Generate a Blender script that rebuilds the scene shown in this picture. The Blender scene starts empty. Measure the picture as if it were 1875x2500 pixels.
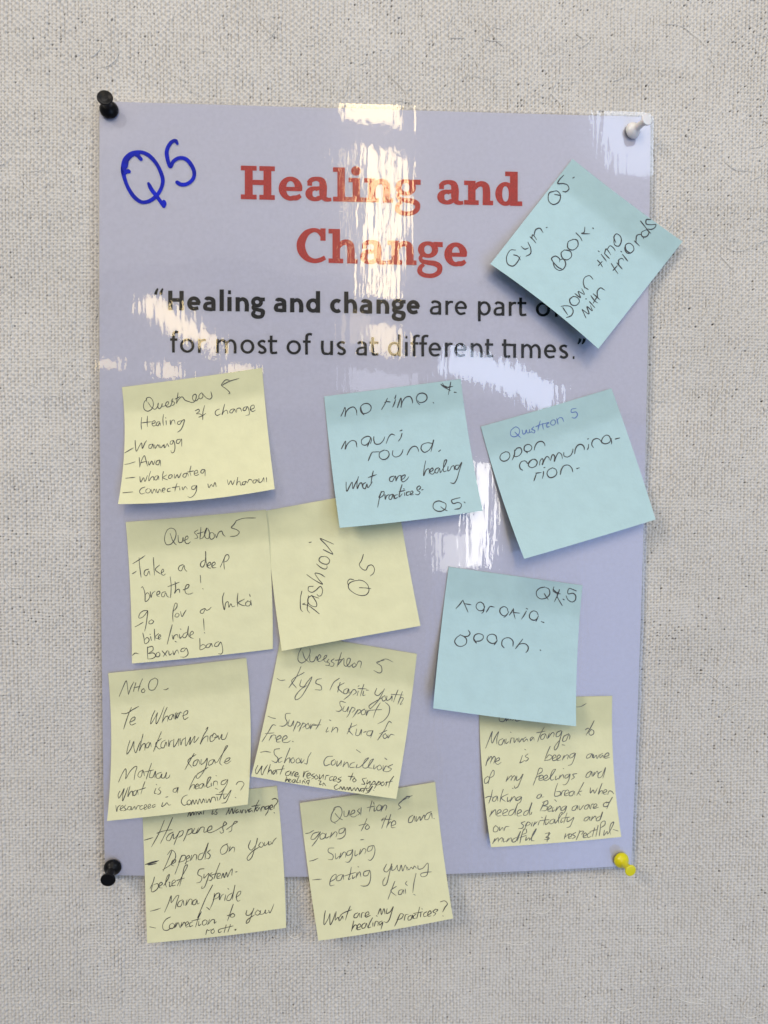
import bpy, math, random
import numpy as np
from mathutils import Vector, Matrix

# ------------------------------------------------------------------ camera, world, lamps
scene = bpy.context.scene
COL = scene.collection
YAW, PITCH, ROLL = (math.radians(a) for a in (2.4933, -2.4706, 0.50497))
CAM = np.array([-0.0125, -0.3916, 0.0095])
F_PX, CX, CY = 1733.0, 937.5, 1250.0          # lens of the phone, in pixels of the 1875 x 2500 photograph
FWD = np.array([math.sin(YAW) * math.cos(PITCH), math.cos(YAW) * math.cos(PITCH), math.sin(PITCH)])
_r = np.array([math.cos(YAW), -math.sin(YAW), 0.0]); _u = np.cross(_r, FWD)
RT = _r * math.cos(ROLL) + _u * math.sin(ROLL)
UP = -_r * math.sin(ROLL) + _u * math.cos(ROLL)

cam_data = bpy.data.cameras.new("camera")
cam_data.sensor_fit = 'VERTICAL'; cam_data.sensor_height = 36.0
cam_data.lens = F_PX / 2500.0 * 36.0
cam_data.clip_start = 0.01; cam_data.clip_end = 50
cam = bpy.data.objects.new("camera", cam_data); COL.objects.link(cam)
cam.matrix_world = Matrix(((RT[0], UP[0], -FWD[0], CAM[0]), (RT[1], UP[1], -FWD[1], CAM[1]),
                           (RT[2], UP[2], -FWD[2], CAM[2]), (0, 0, 0, 1)))
scene.camera = cam

world = bpy.data.worlds.new("World"); scene.world = world
world.use_nodes = True
world.node_tree.nodes["Background"].inputs[0].default_value = (0.92, 0.94, 1.0, 1)
world.node_tree.nodes["Background"].inputs[1].default_value = 0.11      # light bounced round the room
scene.view_settings.view_transform = 'Standard'; scene.view_settings.look = 'None'
scene.view_settings.exposure = -0.19; scene.view_settings.gamma = 1.0

def lamp(name, loc, target, w, h, radiance, color, roll=0.0):
    d = bpy.data.lights.new(name, 'AREA'); d.shape = 'RECTANGLE'; d.size = w; d.size_y = h
    d.energy = radiance * w * h * math.pi * 1.0     # W that gives this radiance
    d.color = color
    o = bpy.data.objects.new(name, d); COL.objects.link(o); o.location = loc
    q = (Vector(target) - Vector(loc)).to_track_quat('-Z', 'Y')
    o.rotation_euler = (q @ Matrix.Rotation(roll, 3, 'Z').to_quaternion()).to_euler()
    return o
WARM, BLUE, WHITE = (1.0, 0.78, 0.42), (0.52, 0.68, 1.0), (1.0, 0.97, 0.90)
# the two sides of the room: a warm daylit side to the upper left, a cool window to the right
lamp("warm_window", (-1.6, -1.6, 1.3), (0, 0, 0.05), 0.7, 0.7, 20.0, (1.0, 0.88, 0.74))
lamp("cool_window", (1.9, -1.65, 0.95), (0, 0, 0), 0.65, 0.75, 10.5, (0.76, 0.86, 1.0))
lamp("low_fill", (1.75, -1.9, -0.95), (0, 0, -0.05), 0.8, 0.9, 5.0, (0.60, 0.76, 1.0))  # added cool fill from lower right, lifts the curled note bottoms
lamp("overhead_fill", (-0.15, -0.75, 1.2), (0, 0, 0.1), 0.5, 0.35, 9.0, (1.0, 0.94, 0.86))  # added lamp that grades the wall lighter towards the top
# windows across the room and added glare lamps that show as reflections in the laminate (they stand 2.4 m off the wall)
REFL_LAMPS = []
def refl_lamp(x0, x1, z0, z1, rad, color, roll=0.0, y=-2.4):
    xm, zm = (x0 + x1) / 2, (z0 + z1) / 2
    y -= 0.004 * len(REFL_LAMPS); REFL_LAMPS.append(y)        # no two in one plane
    lamp("window_or_glare_lamp", (xm, y, zm), (xm, 0, zm), abs(x1 - x0), abs(z1 - z0), rad, color, roll)
refl_lamp(-0.04, 0.18, 1.38, 1.56, 23, WARM)
refl_lamp(0.03, 0.10, 0.74, 1.29, 27, WARM)
refl_lamp(0.122, 0.175, 0.74, 1.29, 25, WARM)
refl_lamp(-0.035, -0.02, 0.90, 1.28, 9, WARM)
refl_lamp(0.06, 0.165, 0.50, 0.62, 16, WARM)
refl_lamp(-0.04, 0.06, 0.53, 0.66, 4, WARM)
refl_lamp(-0.81, -0.50, 0.585, 0.645, 19, WARM, math.radians(-34))  # added lamps, no windows: diagonal glare and specks of the wavy film
refl_lamp(-0.72, -0.64, 0.42, 0.46, 14, WARM)
refl_lamp(-0.95, -0.84, 0.43, 0.47, 11, WARM)
refl_lamp(-0.50, -0.39, 0.44, 0.48, 15, WARM)
refl_lamp(0.33, 0.83, 0.35, 0.49, 12.0, (0.66, 0.78, 1.0), math.radians(-22))  # added lamps, no windows: pale streaks and crinkle glints of the uneven film
refl_lamp(-0.03, 0.22, 0.36, 0.44, 4.0, (0.8, 0.84, 1.0))
refl_lamp(0.47, 0.56, -0.34, 0.06, 20, WHITE)
refl_lamp(0.34, 0.47, -0.36, -0.20, 8, WHITE)
for i, (xa, za) in enumerate(((0.34, 0.02), (0.52, -0.12), (0.66, 0.10), (0.80, 0.24), (0.92, 0.02))):
    refl_lamp(xa, 1.45, -1.80, za, 0.62, (0.26, 0.46, 1.0))
refl_lamp(1.10, 1.8, 1.44, 2.1, 8.0, (0.66, 0.78, 1.0))

# added broad lamps standing in for the pale upper room, a sheen on the laminate
refl_lamp(-1.5, 1.6, 1.0, 2.7, 0.7, (1.0, 0.97, 0.97), y=-2.9)
refl_lamp(-1.5, 1.6, 0.35, 2.7, 0.6, (0.96, 0.96, 1.0), y=-2.9)

# ------------------------------------------------------------------ helpers
def unproj(px, py, h):
    """point seen at photo pixel (px, py) that stands h metres off the wall (the wall is the plane y = 0)"""
    px = np.asarray(px, float); py = np.asarray(py, float); h = np.asarray(h, float)
    d = FWD + RT * ((px - CX) / F_PX)[..., None] - UP * ((py - CY) / F_PX)[..., None]
    t = (-h - CAM[1]) / d[..., 1]
    return CAM + d * t[..., None]

def mesh_obj(name, verts, faces, mat, parent=None, smooth=True):
    verts = np.asarray(verts, float)
    if parent is not None:
        verts = verts - np.array(parent["_base"])
    me = bpy.data.meshes.new(name)
    me.from_pydata(verts.tolist(), [], faces)
    if smooth: me.polygons.foreach_set("use_smooth", [True] * len(me.polygons))
    me.materials.append(mat); me.update()
    o = bpy.data.objects.new(name, me); COL.objects.link(o)
    if parent is not None: o.parent = parent
    return o

def empty(name, loc, label, cat, group=None):
    o = bpy.data.objects.new(name, None); COL.objects.link(o)
    o.location = loc; o.empty_display_size = 0.01
    o["_base"] = [float(v) for v in loc]
    o["label"] = label; o["category"] = cat
    if group: o["group"] = group
    return o

def catmull(P, step):
    """smooth curve through the points (centripetal Catmull-Rom), P has 2 or more columns"""
    P = np.asarray(P, float)
    keep = [0] + [i for i in range(1, len(P)) if np.hypot(*(P[i, :2] - P[i - 1, :2])) > 1e-3]
    P = P[keep]
    if len(P) < 2: return np.vstack([P, P + 0.5])
    if len(P) == 2:
        n = max(2, int(np.hypot(*(P[1, :2] - P[0, :2])) / step) + 1)
        return P[0] + (P[1] - P[0]) * np.linspace(0, 1, n)[:, None]
    closed = np.hypot(*(P[0, :2] - P[-1, :2])) < 1e-2
    Q = np.vstack([P[-2] if closed else 2 * P[0] - P[1], P, P[1] if closed else 2 * P[-1] - P[-2]])
    out = []
    for i in range(1, len(Q) - 2):
        p0, p1, p2, p3 = Q[i - 1], Q[i], Q[i + 1], Q[i + 2]
        t0 = 0.0
        t1 = t0 + max(np.hypot(*(p1 - p0)[:2]), 1e-3) ** 0.5
        t2 = t1 + max(np.hypot(*(p2 - p1)[:2]), 1e-3) ** 0.5
        t3 = t2 + max(np.hypot(*(p3 - p2)[:2]), 1e-3) ** 0.5
        n = max(2, int(np.hypot(*(p2 - p1)[:2]) / step) + 1)
        t = np.linspace(t1, t2, n, endpoint=False)[:, None]
        A1 = (t1 - t) / (t1 - t0) * p0 + (t - t0) / (t1 - t0) * p1
        A2 = (t2 - t) / (t2 - t1) * p1 + (t - t1) / (t2 - t1) * p2
        A3 = (t3 - t) / (t3 - t2) * p2 + (t - t2) / (t3 - t2) * p3
        B1 = (t2 - t) / (t2 - t0) * A1 + (t - t0) / (t2 - t0) * A2
        B2 = (t3 - t) / (t3 - t1) * A2 + (t - t1) / (t3 - t1) * A3
        out.append((t2 - t) / (t2 - t1) * B1 + (t - t1) / (t2 - t1) * B2)
    out.append(P[-1:])
    return np.vstack(out)

class Ink:
    """collects strokes as thin ribbons laid on a surface; surf(px, py) gives the 3-D points"""
    def __init__(self, surf): self.surf = surf; self.V = []; self.F = []; self.n = 0; self.lift = 0
    def ribbon(self, P, W, cap=True):
        P = np.asarray(P, float); W = np.asarray(W, float)
        T = np.gradient(P, axis=0); L = np.hypot(T[:, 0], T[:, 1]); L[L < 1e-6] = 1; T /= L[:, None]
        N = np.stack([-T[:, 1], T[:, 0]], 1)
        if cap:
            w0, w1 = W[0] / 2, W[-1] / 2
            P = np.vstack([P[0] - T[0] * w0, P[0] - T[0] * w0 * .6, P, P[-1] + T[-1] * w1 * .6, P[-1] + T[-1] * w1])
            N = np.vstack([N[0], N[0], N, N[-1], N[-1]])
            W = np.concatenate([[W[0] * .3, W[0] * .8], W, [W[-1] * .8, W[-1] * .3]])
        A = P + N * W[:, None] / 2; B = P - N * W[:, None] / 2
        self.lift = (self.lift + 1) % 12
        A3 = self.surf(A[:, 0], A[:, 1], self.lift * 9e-6); B3 = self.surf(B[:, 0], B[:, 1], self.lift * 9e-6)
        m = len(P); base = self.n
        self.V.append(A3); self.V.append(B3); self.n += 2 * m
        self.F += [(base + i, base + i + 1, base + m + i + 1, base + m + i) for i in range(m - 1)]
    def poly(self, pts):
        P = np.asarray(pts, float); self.lift = (self.lift + 1) % 12
        self.V.append(self.surf(P[:, 0], P[:, 1], self.lift * 9e-6))
        self.F.append(tuple(range(self.n, self.n + len(P)))); self.n += len(P)
    def build(self, name, mat, parent):
        return mesh_obj(name, np.vstack(self.V), self.F, mat, parent, smooth=False)

def fade_noise(shape_hw, cells, seed, ext):
    """smooth random field on a regular grid"""
    rng = np.random.default_rng(seed); gy, gx = cells
    G = rng.random((gy + 3, gx + 3))
    y = np.linspace(0, gy, shape_hw[0]); x = np.linspace(0, gx, shape_hw[1])
    iy, ix = y.astype(int), x.astype(int); fy, fx = y - iy, x - ix
    fy = fy * fy * (3 - 2 * fy); fx = fx * fx * (3 - 2 * fx)
    a = G[np.ix_(iy, ix)]; b = G[np.ix_(iy, ix + 1)]; c = G[np.ix_(iy + 1, ix)]; d = G[np.ix_(iy + 1, ix + 1)]
    return ((a * (1 - fx) + b * fx) * (1 - fy[:, None]) + (c * (1 - fx) + d * fx) * fy[:, None]) * 2 - 1

# ------------------------------------------------------------------ materials
def new_mat(name):
    m = bpy.data.materials.new(name); m.use_nodes = True
    return m, m.node_tree.nodes, m.node_tree.links, m.node_tree.nodes["Principled BSDF"]

def set_in(node, **kw):
    for k, v in kw.items():
        node.inputs[k.replace("_", " ")].default_value = v

def noise(N, L, scale, detail=3, vec_scale=None, rough=0.55):
    tc = N.new("ShaderNodeTexCoord"); mp = N.new("ShaderNodeMapping"); nz = N.new("ShaderNodeTexNoise")
    L.new(tc.outputs["Object"], mp.inputs["Vector"]); L.new(mp.outputs[0], nz.inputs["Vector"])
    mp.inputs["Scale"].default_value = vec_scale or (1, 1, 1)
    nz.inputs["Scale"].default_value = scale; nz.inputs["Detail"].default_value = detail
    nz.inputs["Roughness"].default_value = rough
    return nz

def ramp(N, L, src, stops):
    r = N.new("ShaderNodeValToRGB"); L.new(src, r.inputs[0])
    while len(r.color_ramp.elements) < len(stops): r.color_ramp.elements.new(0.5)
    for e, (p, c) in zip(r.color_ramp.elements, stops):
        e.position = p; e.color = (*c, 1)
    return r

def simple(name, color, rough, var=0.0, scale=900, bump=0.0, bscale=1500, **kw):
    m, N, L, b = new_mat(name)
    b.inputs["Base Color"].default_value = (*color, 1); b.inputs["Roughness"].default_value = rough
    for k, v in kw.items(): b.inputs[k.replace("_", " ")].default_value = v
    if var:
        nz = noise(N, L, scale)
        lo = tuple(c * (1 - var) for c in color); hi = tuple(min(1, c * (1 + var)) for c in color)
        L.new(ramp(N, L, nz.outputs[0], [(0.3, lo), (0.7, hi)]).outputs[0], b.inputs["Base Color"])
    if bump:
        nz = noise(N, L, bscale, 4); bp = N.new("ShaderNodeBump")
        bp.inputs["Strength"].default_value = bump; bp.inputs["Distance"].default_value = 0.0001
        L.new(nz.outputs[0], bp.inputs["Height"]); L.new(bp.outputs[0], b.inputs["Normal"])
    return m

# painted hessian: off-white paint, bare dark gaps between threads (attribute "gap"), faint yellowed fibres
def wall_material():
    m, N, L, b = new_mat("painted_hessian")
    at = N.new("ShaderNodeAttribute"); at.attribute_name = "gap"
    n1 = noise(N, L, 14, 4); c1 = ramp(N, L, n1.outputs[0], [(0.3, (0.575, 0.55, 0.50)), (0.7, (0.635, 0.61, 0.56))])
    # paint sits on the raised threads; the hollows keep the tan of the raw hessian
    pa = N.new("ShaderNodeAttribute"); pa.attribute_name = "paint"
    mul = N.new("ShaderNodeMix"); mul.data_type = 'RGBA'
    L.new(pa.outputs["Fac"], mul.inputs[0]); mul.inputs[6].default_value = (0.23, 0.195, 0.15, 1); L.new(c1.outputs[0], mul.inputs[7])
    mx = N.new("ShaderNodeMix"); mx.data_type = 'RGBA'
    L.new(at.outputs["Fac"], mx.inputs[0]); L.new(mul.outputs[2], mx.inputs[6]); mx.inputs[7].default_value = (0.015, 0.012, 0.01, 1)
    L.new(mx.outputs[2], b.inputs["Base Color"]); b.inputs["Roughness"].default_value = 0.8
    b.inputs["Specular IOR Level"].default_value = 0.3
    n3 = noise(N, L, 1900, 3, (1, 1, 0.5)); bp = N.new("ShaderNodeBump"); bp.inputs["Strength"].default_value = 0.7
    bp.inputs["Distance"].default_value = 0.0003
    L.new(n3.outputs[0], bp.inputs["Height"]); L.new(bp.outputs[0], b.inputs["Normal"])
    return m

def film_material():
    """clear laminate: sees through, mirrors softly, with streaky unevenness"""
    m = bpy.data.materials.new("clear_laminate"); m.use_nodes = True
    N, L = m.node_tree.nodes, m.node_tree.links; N.clear()
    out = N.new("ShaderNodeOutputMaterial"); mix = N.new("ShaderNodeMixShader")
    tr = N.new("ShaderNodeBsdfTransparent"); gl = N.new("ShaderNodeBsdfGlossy"); fr = N.new("ShaderNodeFresnel")
    fr.inputs["IOR"].default_value = 1.52; gl.inputs["Roughness"].default_value = 0.03
    g2 = N.new("ShaderNodeBsdfGlossy"); g2.inputs["Roughness"].default_value = 0.16; gm = N.new("ShaderNodeMixShader"); gm.inputs[0].default_value = 0.22
    gl.inputs["Color"].default_value = (1, 1, 1, 1); tr.inputs["Color"].default_value = (1, 1, 1, 1)
    na = noise(N, L, 300, 1.2, (1, 1, 0.11)); nb = noise(N, L, 520, 1, (1, 1, 0.5)); nc = noise(N, L, 45, 2)
    s1 = N.new("ShaderNodeMath"); s1.operation = 'MULTIPLY_ADD'; s1.inputs[1].default_value = 0.25
    L.new(nb.outputs[0], s1.inputs[0]); L.new(na.outputs[0], s1.inputs[2])
    s2 = N.new("ShaderNodeMath"); s2.operation = 'MULTIPLY_ADD'; s2.inputs[1].default_value = 1.2
    L.new(nc.outputs[0], s2.inputs[0]); L.new(s1.outputs[0], s2.inputs[2])
    bp = N.new("ShaderNodeBump"); bp.inputs["Strength"].default_value = 1.0; bp.inputs["Distance"].default_value = 0.000048
    L.new(s2.outputs[0], bp.inputs["Height"]); L.new(bp.outputs[0], gl.inputs["Normal"])
    L.new(fr.outputs[0], mix.inputs[0]); L.new(tr.outputs[0], mix.inputs[1]); L.new(gl.outputs[0], gm.inputs[1]); L.new(g2.outputs[0], gm.inputs[2]); L.new(gm.outputs[0], mix.inputs[2])
    L.new(mix.outputs[0], out.inputs[0])
    return m

def note_material(name, color):
    m, N, L, b = new_mat(name)
    nz = noise(N, L, 120, 4); lo = tuple(c * 0.965 for c in color); hi = tuple(c * 1.03 for c in color)
    rp = ramp(N, L, nz.outputs[0], [(0.3, lo), (0.7, hi)])
    ga = N.new("ShaderNodeAttribute"); ga.attribute_name = "glue"      # the gummed strip on the back shows faintly
    gx = N.new("ShaderNodeMix"); gx.data_type = 'RGBA'; gx.blend_type = 'MULTIPLY'; gx.inputs[7].default_value = (0.84, 0.85, 0.83, 1)
    L.new(ga.outputs["Fac"], gx.inputs[0]); L.new(rp.outputs[0], gx.inputs[6]); L.new(gx.outputs[2], b.inputs["Base Color"])
    b.inputs["Roughness"].default_value = 0.75; b.inputs["Specular IOR Level"].default_value = 0.25
    n2 = noise(N, L, 2600, 3); n3 = noise(N, L, 90, 4)
    ad = N.new("ShaderNodeMath"); ad.operation = 'MULTIPLY_ADD'; ad.inputs[1].default_value = 11.0
    L.new(n3.outputs[0], ad.inputs[0]); L.new(n2.outputs[0], ad.inputs[2])
    bp = N.new("ShaderNodeBump"); bp.inputs["Strength"].default_value = 0.5; bp.inputs["Distance"].default_value = 0.00008
    L.new(ad.outputs[0], bp.inputs["Height"]); L.new(bp.outputs[0], b.inputs["Normal"])
    # thin paper lets some light through
    out = N["Material Output"]; ms = N.new("ShaderNodeMixShader"); tl = N.new("ShaderNodeBsdfTranslucent")
    tl.inputs["Color"].default_value = (*color, 1); ms.inputs[0].default_value = 0.10
    L.new(b.outputs[0], ms.inputs[1]); L.new(tl.outputs[0], ms.inputs[2]); L.new(ms.outputs[0], out.inputs[0])
    return m

def far_weave_material():
    """the same painted weave as shading only, for the wall beyond the finely modelled stretch"""
    m, N, L, b = new_mat("painted_hessian_beyond")
    tc = N.new("ShaderNodeTexCoord"); sx = N.new("ShaderNodeSeparateXYZ")
    nz = noise(N, L, 160, 3); off = N.new("ShaderNodeVectorMath"); off.operation = 'MULTIPLY_ADD'
    off.inputs[1].default_value = (0.0016,) * 3
    L.new(nz.outputs["Color"], off.inputs[0]); L.new(tc.outputs["Object"], off.inputs[2]); L.new(off.outputs[0], sx.inputs[0])
    def M(op, a, bb=None):
        n = N.new("ShaderNodeMath"); n.operation = op
        for i, v in enumerate((a, bb)):
            if v is None: continue
            if isinstance(v, (int, float)): n.inputs[i].default_value = v
            else: L.new(v, n.inputs[i])
        return n.outputs[0]
    u = M('MULTIPLY', sx.outputs["X"], math.pi / 0.00192); v = M('MULTIPLY', sx.outputs["Z"], math.pi / 0.00162)
    su, sv = M('SINE', u), M('SINE', v); au, av = M('ABSOLUTE', su), M('ABSOLUTE', sv)
    ov = M('MULTIPLY', M('SIGN', su), sv); oh = M('MULTIPLY', M('SIGN', sv), su)
    wa = M('MULTIPLY', au, M('ADD', 0.75, M('MULTIPLY', ov, 0.28))); we = M('MULTIPLY', av, M('SUBTRACT', 0.58, M('MULTIPLY', oh, 0.26)))
    h = M('MAXIMUM', wa, we)
    L.new(ramp(N, L, h, [(0.15, (0.44, 0.41, 0.36)), (0.55, (0.72, 0.70, 0.655))]).outputs[0], b.inputs["Base Color"])
    b.inputs["Roughness"].default_value = 0.85
    bp = N.new("ShaderNodeBump"); bp.inputs["Strength"].default_value = 1.0; bp.inputs["Distance"].default_value = 0.0004
    L.new(h, bp.inputs["Height"]); L.new(bp.outputs[0], b.inputs["Normal"])
    return m

MAT_WALL = wall_material()
MAT_FARWALL = far_weave_material()
MAT_FIBRE = simple("painted_fibre", (0.70, 0.68, 0.63), 0.8, var=0.06, scale=300)
MAT_FILM = film_material()
MAT_POSTER = simple("poster_paper", (0.77, 0.765, 0.83), 0.7, Specular_IOR_Level=0.15, var=0.03, scale=500)
MAT_RED = simple("printed_red", (0.64, 0.040, 0.020), 0.6, Specular_IOR_Level=0.1, var=0.22, scale=1500)
MAT_BLACK = simple("printed_black", (0.005, 0.005, 0.005), 0.55, Specular_IOR_Level=0.1, var=0.3, scale=1500)
MAT_MARKER = simple("blue_marker_ink", (0.0005, 0.010, 0.36), 0.4, Specular_IOR_Level=0.15, var=0.35, scale=160)
MAT_PEN = simple("black_pen_ink", (0.058, 0.058, 0.06), 0.5, Specular_IOR_Level=0.2)
MAT_PENCIL = simple("grey_pen_ink", (0.10, 0.105, 0.10), 0.5)
MAT_BLUEPEN = simple("blue_pen_ink", (0.10, 0.17, 0.42), 0.5)
MAT_YNOTE = note_material("yellow_note_paper", (0.80, 0.785, 0.49))
MAT_BNOTE = note_material("blue_note_paper", (0.485, 0.675, 0.69))
MAT_PBLACK = simple("black_plastic", (0.006, 0.006, 0.007), 0.33, Specular_IOR_Level=0.16)
MAT_PWHITE = simple("white_plastic", (0.78, 0.77, 0.76), 0.25, Subsurface_Weight=0.15, Subsurface_Scale=0.002)
MAT_PYELLOW = simple("yellow_plastic", (0.72, 0.66, 0.008), 0.28, bump=0.15, bscale=600)
MAT_STEEL = simple("steel", (0.6, 0.6, 0.6), 0.25, Metallic=1.0)

# ------------------------------------------------------------------ the wall: woven hessian in real relief
def bow_edge(px_corners, bows):
    """pixel position of (u, v) on a quad whose edges bow; corners TL TR BR BL, bows left right top bottom (px)"""
    TL, TR, BR, BL = (np.array(c, float) for c in px_corners)
    bl, br, bt, bb = bows
    def f(u, v):
        u = np.asarray(u, float); v = np.asarray(v, float)
        P = (TL * ((1 - u) * (1 - v))[..., None] + TR * (u * (1 - v))[..., None]
             + BR * (u * v)[..., None] + BL * ((1 - u) * v)[..., None])
        q = 4 * v * (1 - v); r = 4 * u * (1 - u)
        ex = (TR - TL) / np.hypot(*(TR - TL)); ey = (BL - TL) / np.hypot(*(BL - TL))
        return P + (q * (bl * (1 - u) + br * u))[..., None] * ex + (r * (bt * (1 - v) + bb * v))[..., None] * ey
    def inv(px, py):
        px = np.asarray(px, float); py = np.asarray(py, float)
        M = np.stack([TR - TL, BL - TL], 1); Mi = np.linalg.inv(M)
        uv = (np.stack([px, py], -1) - TL) @ Mi.T
        for _ in range(8):
            e = np.stack([px, py], -1) - f(uv[..., 0], uv[..., 1])
            uv = uv + e @ Mi.T
        return uv[..., 0], uv[..., 1]
    return f, inv

POSTER_QUAD = ((243, 247), (1588, 286), (1541, 2113), (256, 2136))
POSTER_BOW = (-5, 9, 0, 14)
POSTER_F, POSTER_INV = bow_edge(POSTER_QUAD, POSTER_BOW)

def build_wall():
    x0, x1, z0, z1, s = -0.238, 0.245, -0.315, 0.305, 0.00043
    nx, nz_ = int((x1 - x0) / s), int((z1 - z0) / s)
    X, Z = np.meshgrid(np.linspace(x0, x1, nx), np.linspace(z0, z1, nz_))
    sh = X.shape
    cells = lambda mmx, mmz: (max(2, int((z1 - z0) * 1000 / mmz)), max(2, int((x1 - x0) * 1000 / mmx)))
    n = lambda mmx, mmz, seed: fade_noise(sh, cells(mmx, mmz), seed, None)
    xm = X * 1000 + 0.55 * n(9, 22, 1) + 0.30 * n(3, 6, 2) + 1.2 * n(60, 90, 3)
    zm = Z * 1000 + 0.55 * n(20, 9, 4) + 0.32 * n(5, 3, 5) + 1.2 * n(90, 60, 6)
    u, v = xm / 1.92, zm / 1.62
    iu, iv = np.floor(u).astype(int), np.floor(v).astype(int)
    fu, fv = u - iu, v - iv
    rng = np.random.default_rng(11)
    wu = rng.normal(0, 1, 4096)[(iu + 2000) % 4096]; wv = rng.normal(0, 1, 4096)[(iv + 2000) % 4096]
    pu = np.clip(np.sin(np.pi * fu), 0, 1) ** 0.6; pv = np.clip(np.sin(np.pi * fv), 0, 1) ** 0.6
    A = np.sin(np.pi * (v + iu)); B = np.sin(np.pi * (u + iv + 1))
    flat = 0.82 + 0.08 * n(38, 55, 7)                       # paint fills the weave more in places
    warp = (0.58 + 0.04 * wu + 0.06 * n(4, 14, 8)) * pu + 0.17 * A
    weft = (0.37 + 0.02 * wv + 0.05 * n(14, 4, 9)) * pv + 0.16 * B
    H = np.maximum(warp, weft) * flat + 0.03 * n(1.1, 1.6, 10) + 0.03 * n(0.9, 0.9, 12)
    H *= 2.5
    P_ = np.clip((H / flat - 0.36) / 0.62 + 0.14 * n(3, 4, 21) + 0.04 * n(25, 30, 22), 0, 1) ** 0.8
    H += 0.30 * n(34, 26, 13) + 0.6 * n(95, 60, 14) + 0.10 * n(9, 11, 19)
    ripple = np.exp(-((X + 0.185) / 0.03) ** 2) * 0.35 * np.sin(Z * 1000 / 11 + 2 * n(40, 40, 15))
    H += ripple * (Z > -0.02) * (Z < 0.18)
    # gaps where the backing shows, in loose clusters
    cell = (iu * 7919 + iv * 104729) % 65536
    rnd = rng.random(65536)[cell]
    dens = 0.022 + 0.07 * np.clip(n(30, 40, 16) + n(11, 13, 17), 0, 2) ** 2
    rad = 0.22 + 0.13 * rng.random(65536)[(cell * 31) % 65536]
    gap = ((np.hypot(fu - 0.06, fv - 0.06) < rad) & (rnd < dens))
    H = np.where(gap, H - 0.7, H)
    H = (H - 1.25) / 1000.0
    # no need for fine relief where the poster covers the wall for good
    d = np.stack([X - CAM[0], 0 * X - CAM[1], Z - CAM[2]], -1)
    w = d @ FWD; px = CX + F_PX * (d @ RT) / w; py = CY - F_PX * (d @ UP) / w
    pu_, pv_ = POSTER_INV(px, py)
    inside = (pu_ > 0.035) & (pu_ < 0.965) & (pv_ > 0.03) & (pv_ < 0.97)
    near = (pu_ > -0.03) & (pu_ < 1.03) & (pv_ > -0.03) & (pv_ < 1.03)
    H = np.where(near, np.minimum(H, 0.0010), H)
    V = np.stack([X, -H, Z], -1).reshape(-1, 3)
    idx = np.arange(nx * nz_).reshape(sh)
    q = np.stack([idx[:-1, :-1], idx[:-1, 1:], idx[1:, 1:], idx[1:, :-1]], -1)
    keep = ~(inside[:-1, :-1] & inside[1:, 1:] & inside[:-1, 1:] & inside[1:, :-1])
    q = q[keep]
    used = np.zeros(len(V), bool); used[q.ravel()] = True
    remap = np.cumsum(used) - 1
    V = V[used]; G = gap.reshape(-1)[used].astype(np.float32); PA = P_.reshape(-1)[used].astype(np.float32); q = remap[q]
    # sheet beyond the view and behind the poster
    a, b, h = 1.3, 1.2, -0.0012
    extra = np.array([[-a, 0, -b], [x0, 0, -b], [x1, 0, -b], [a, 0, -b], [-a, 0, z0], [x0, 0, z0], [x1, 0, z0], [a, 0, z0],
                      [-a, 0, z1], [x0, 0, z1], [x1, 0, z1], [a, 0, z1], [-a, 0, b], [x0, 0, b], [x1, 0, b], [a, 0, b],
                      [-.16, -h, -.22], [.17, -h, -.22], [.17, -h, .22], [-.16, -h, .22]], float)
    k = len(V)
    ef = [(0, 1, 5, 4), (1, 2, 6, 5), (2, 3, 7, 6), (4, 5, 9, 8), (6, 7, 11, 10), (8, 9, 13, 12), (9, 10, 14, 13), (10, 11, 15, 14), (16, 17, 18, 19)]
    V = np.vstack([V, extra]); q = np.vstack([q, np.array(ef) + k]); G = np.concatenate([G, np.zeros(20, np.float32)])
    me = bpy.data.meshes.new("wall")
    me.vertices.add(len(V)); me.vertices.foreach_set("co", V.astype(np.float32).ravel())
    me.loops.add(q.size); me.loops.foreach_set("vertex_index", q.astype(np.int32).ravel())
    me.polygons.add(len(q)); me.polygons.foreach_set("loop_start", np.arange(0, q.size, 4, dtype=np.int32))
    me.polygons.foreach_set("use_smooth", np.ones(len(q), bool))
    at = me.attributes.new("gap", 'FLOAT', 'POINT'); at.data.foreach_set("value", G)
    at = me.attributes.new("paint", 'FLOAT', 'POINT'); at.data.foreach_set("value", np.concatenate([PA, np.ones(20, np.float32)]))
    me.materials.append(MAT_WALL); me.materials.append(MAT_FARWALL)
    mi = np.zeros(len(q), np.int32); mi[-9:-1] = 1; me.polygons.foreach_set("material_index", mi)
    me.update(calc_edges=True)
    o = bpy.data.objects.new("wall", me); COL.objects.link(o)
    o["kind"] = "structure"; o["_base"] = [0.0, 0.0, 0.0]
    # paint-stiffened stray fibres lying on the weave
    rng = random.Random(5); VV, FF = [], []
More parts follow.
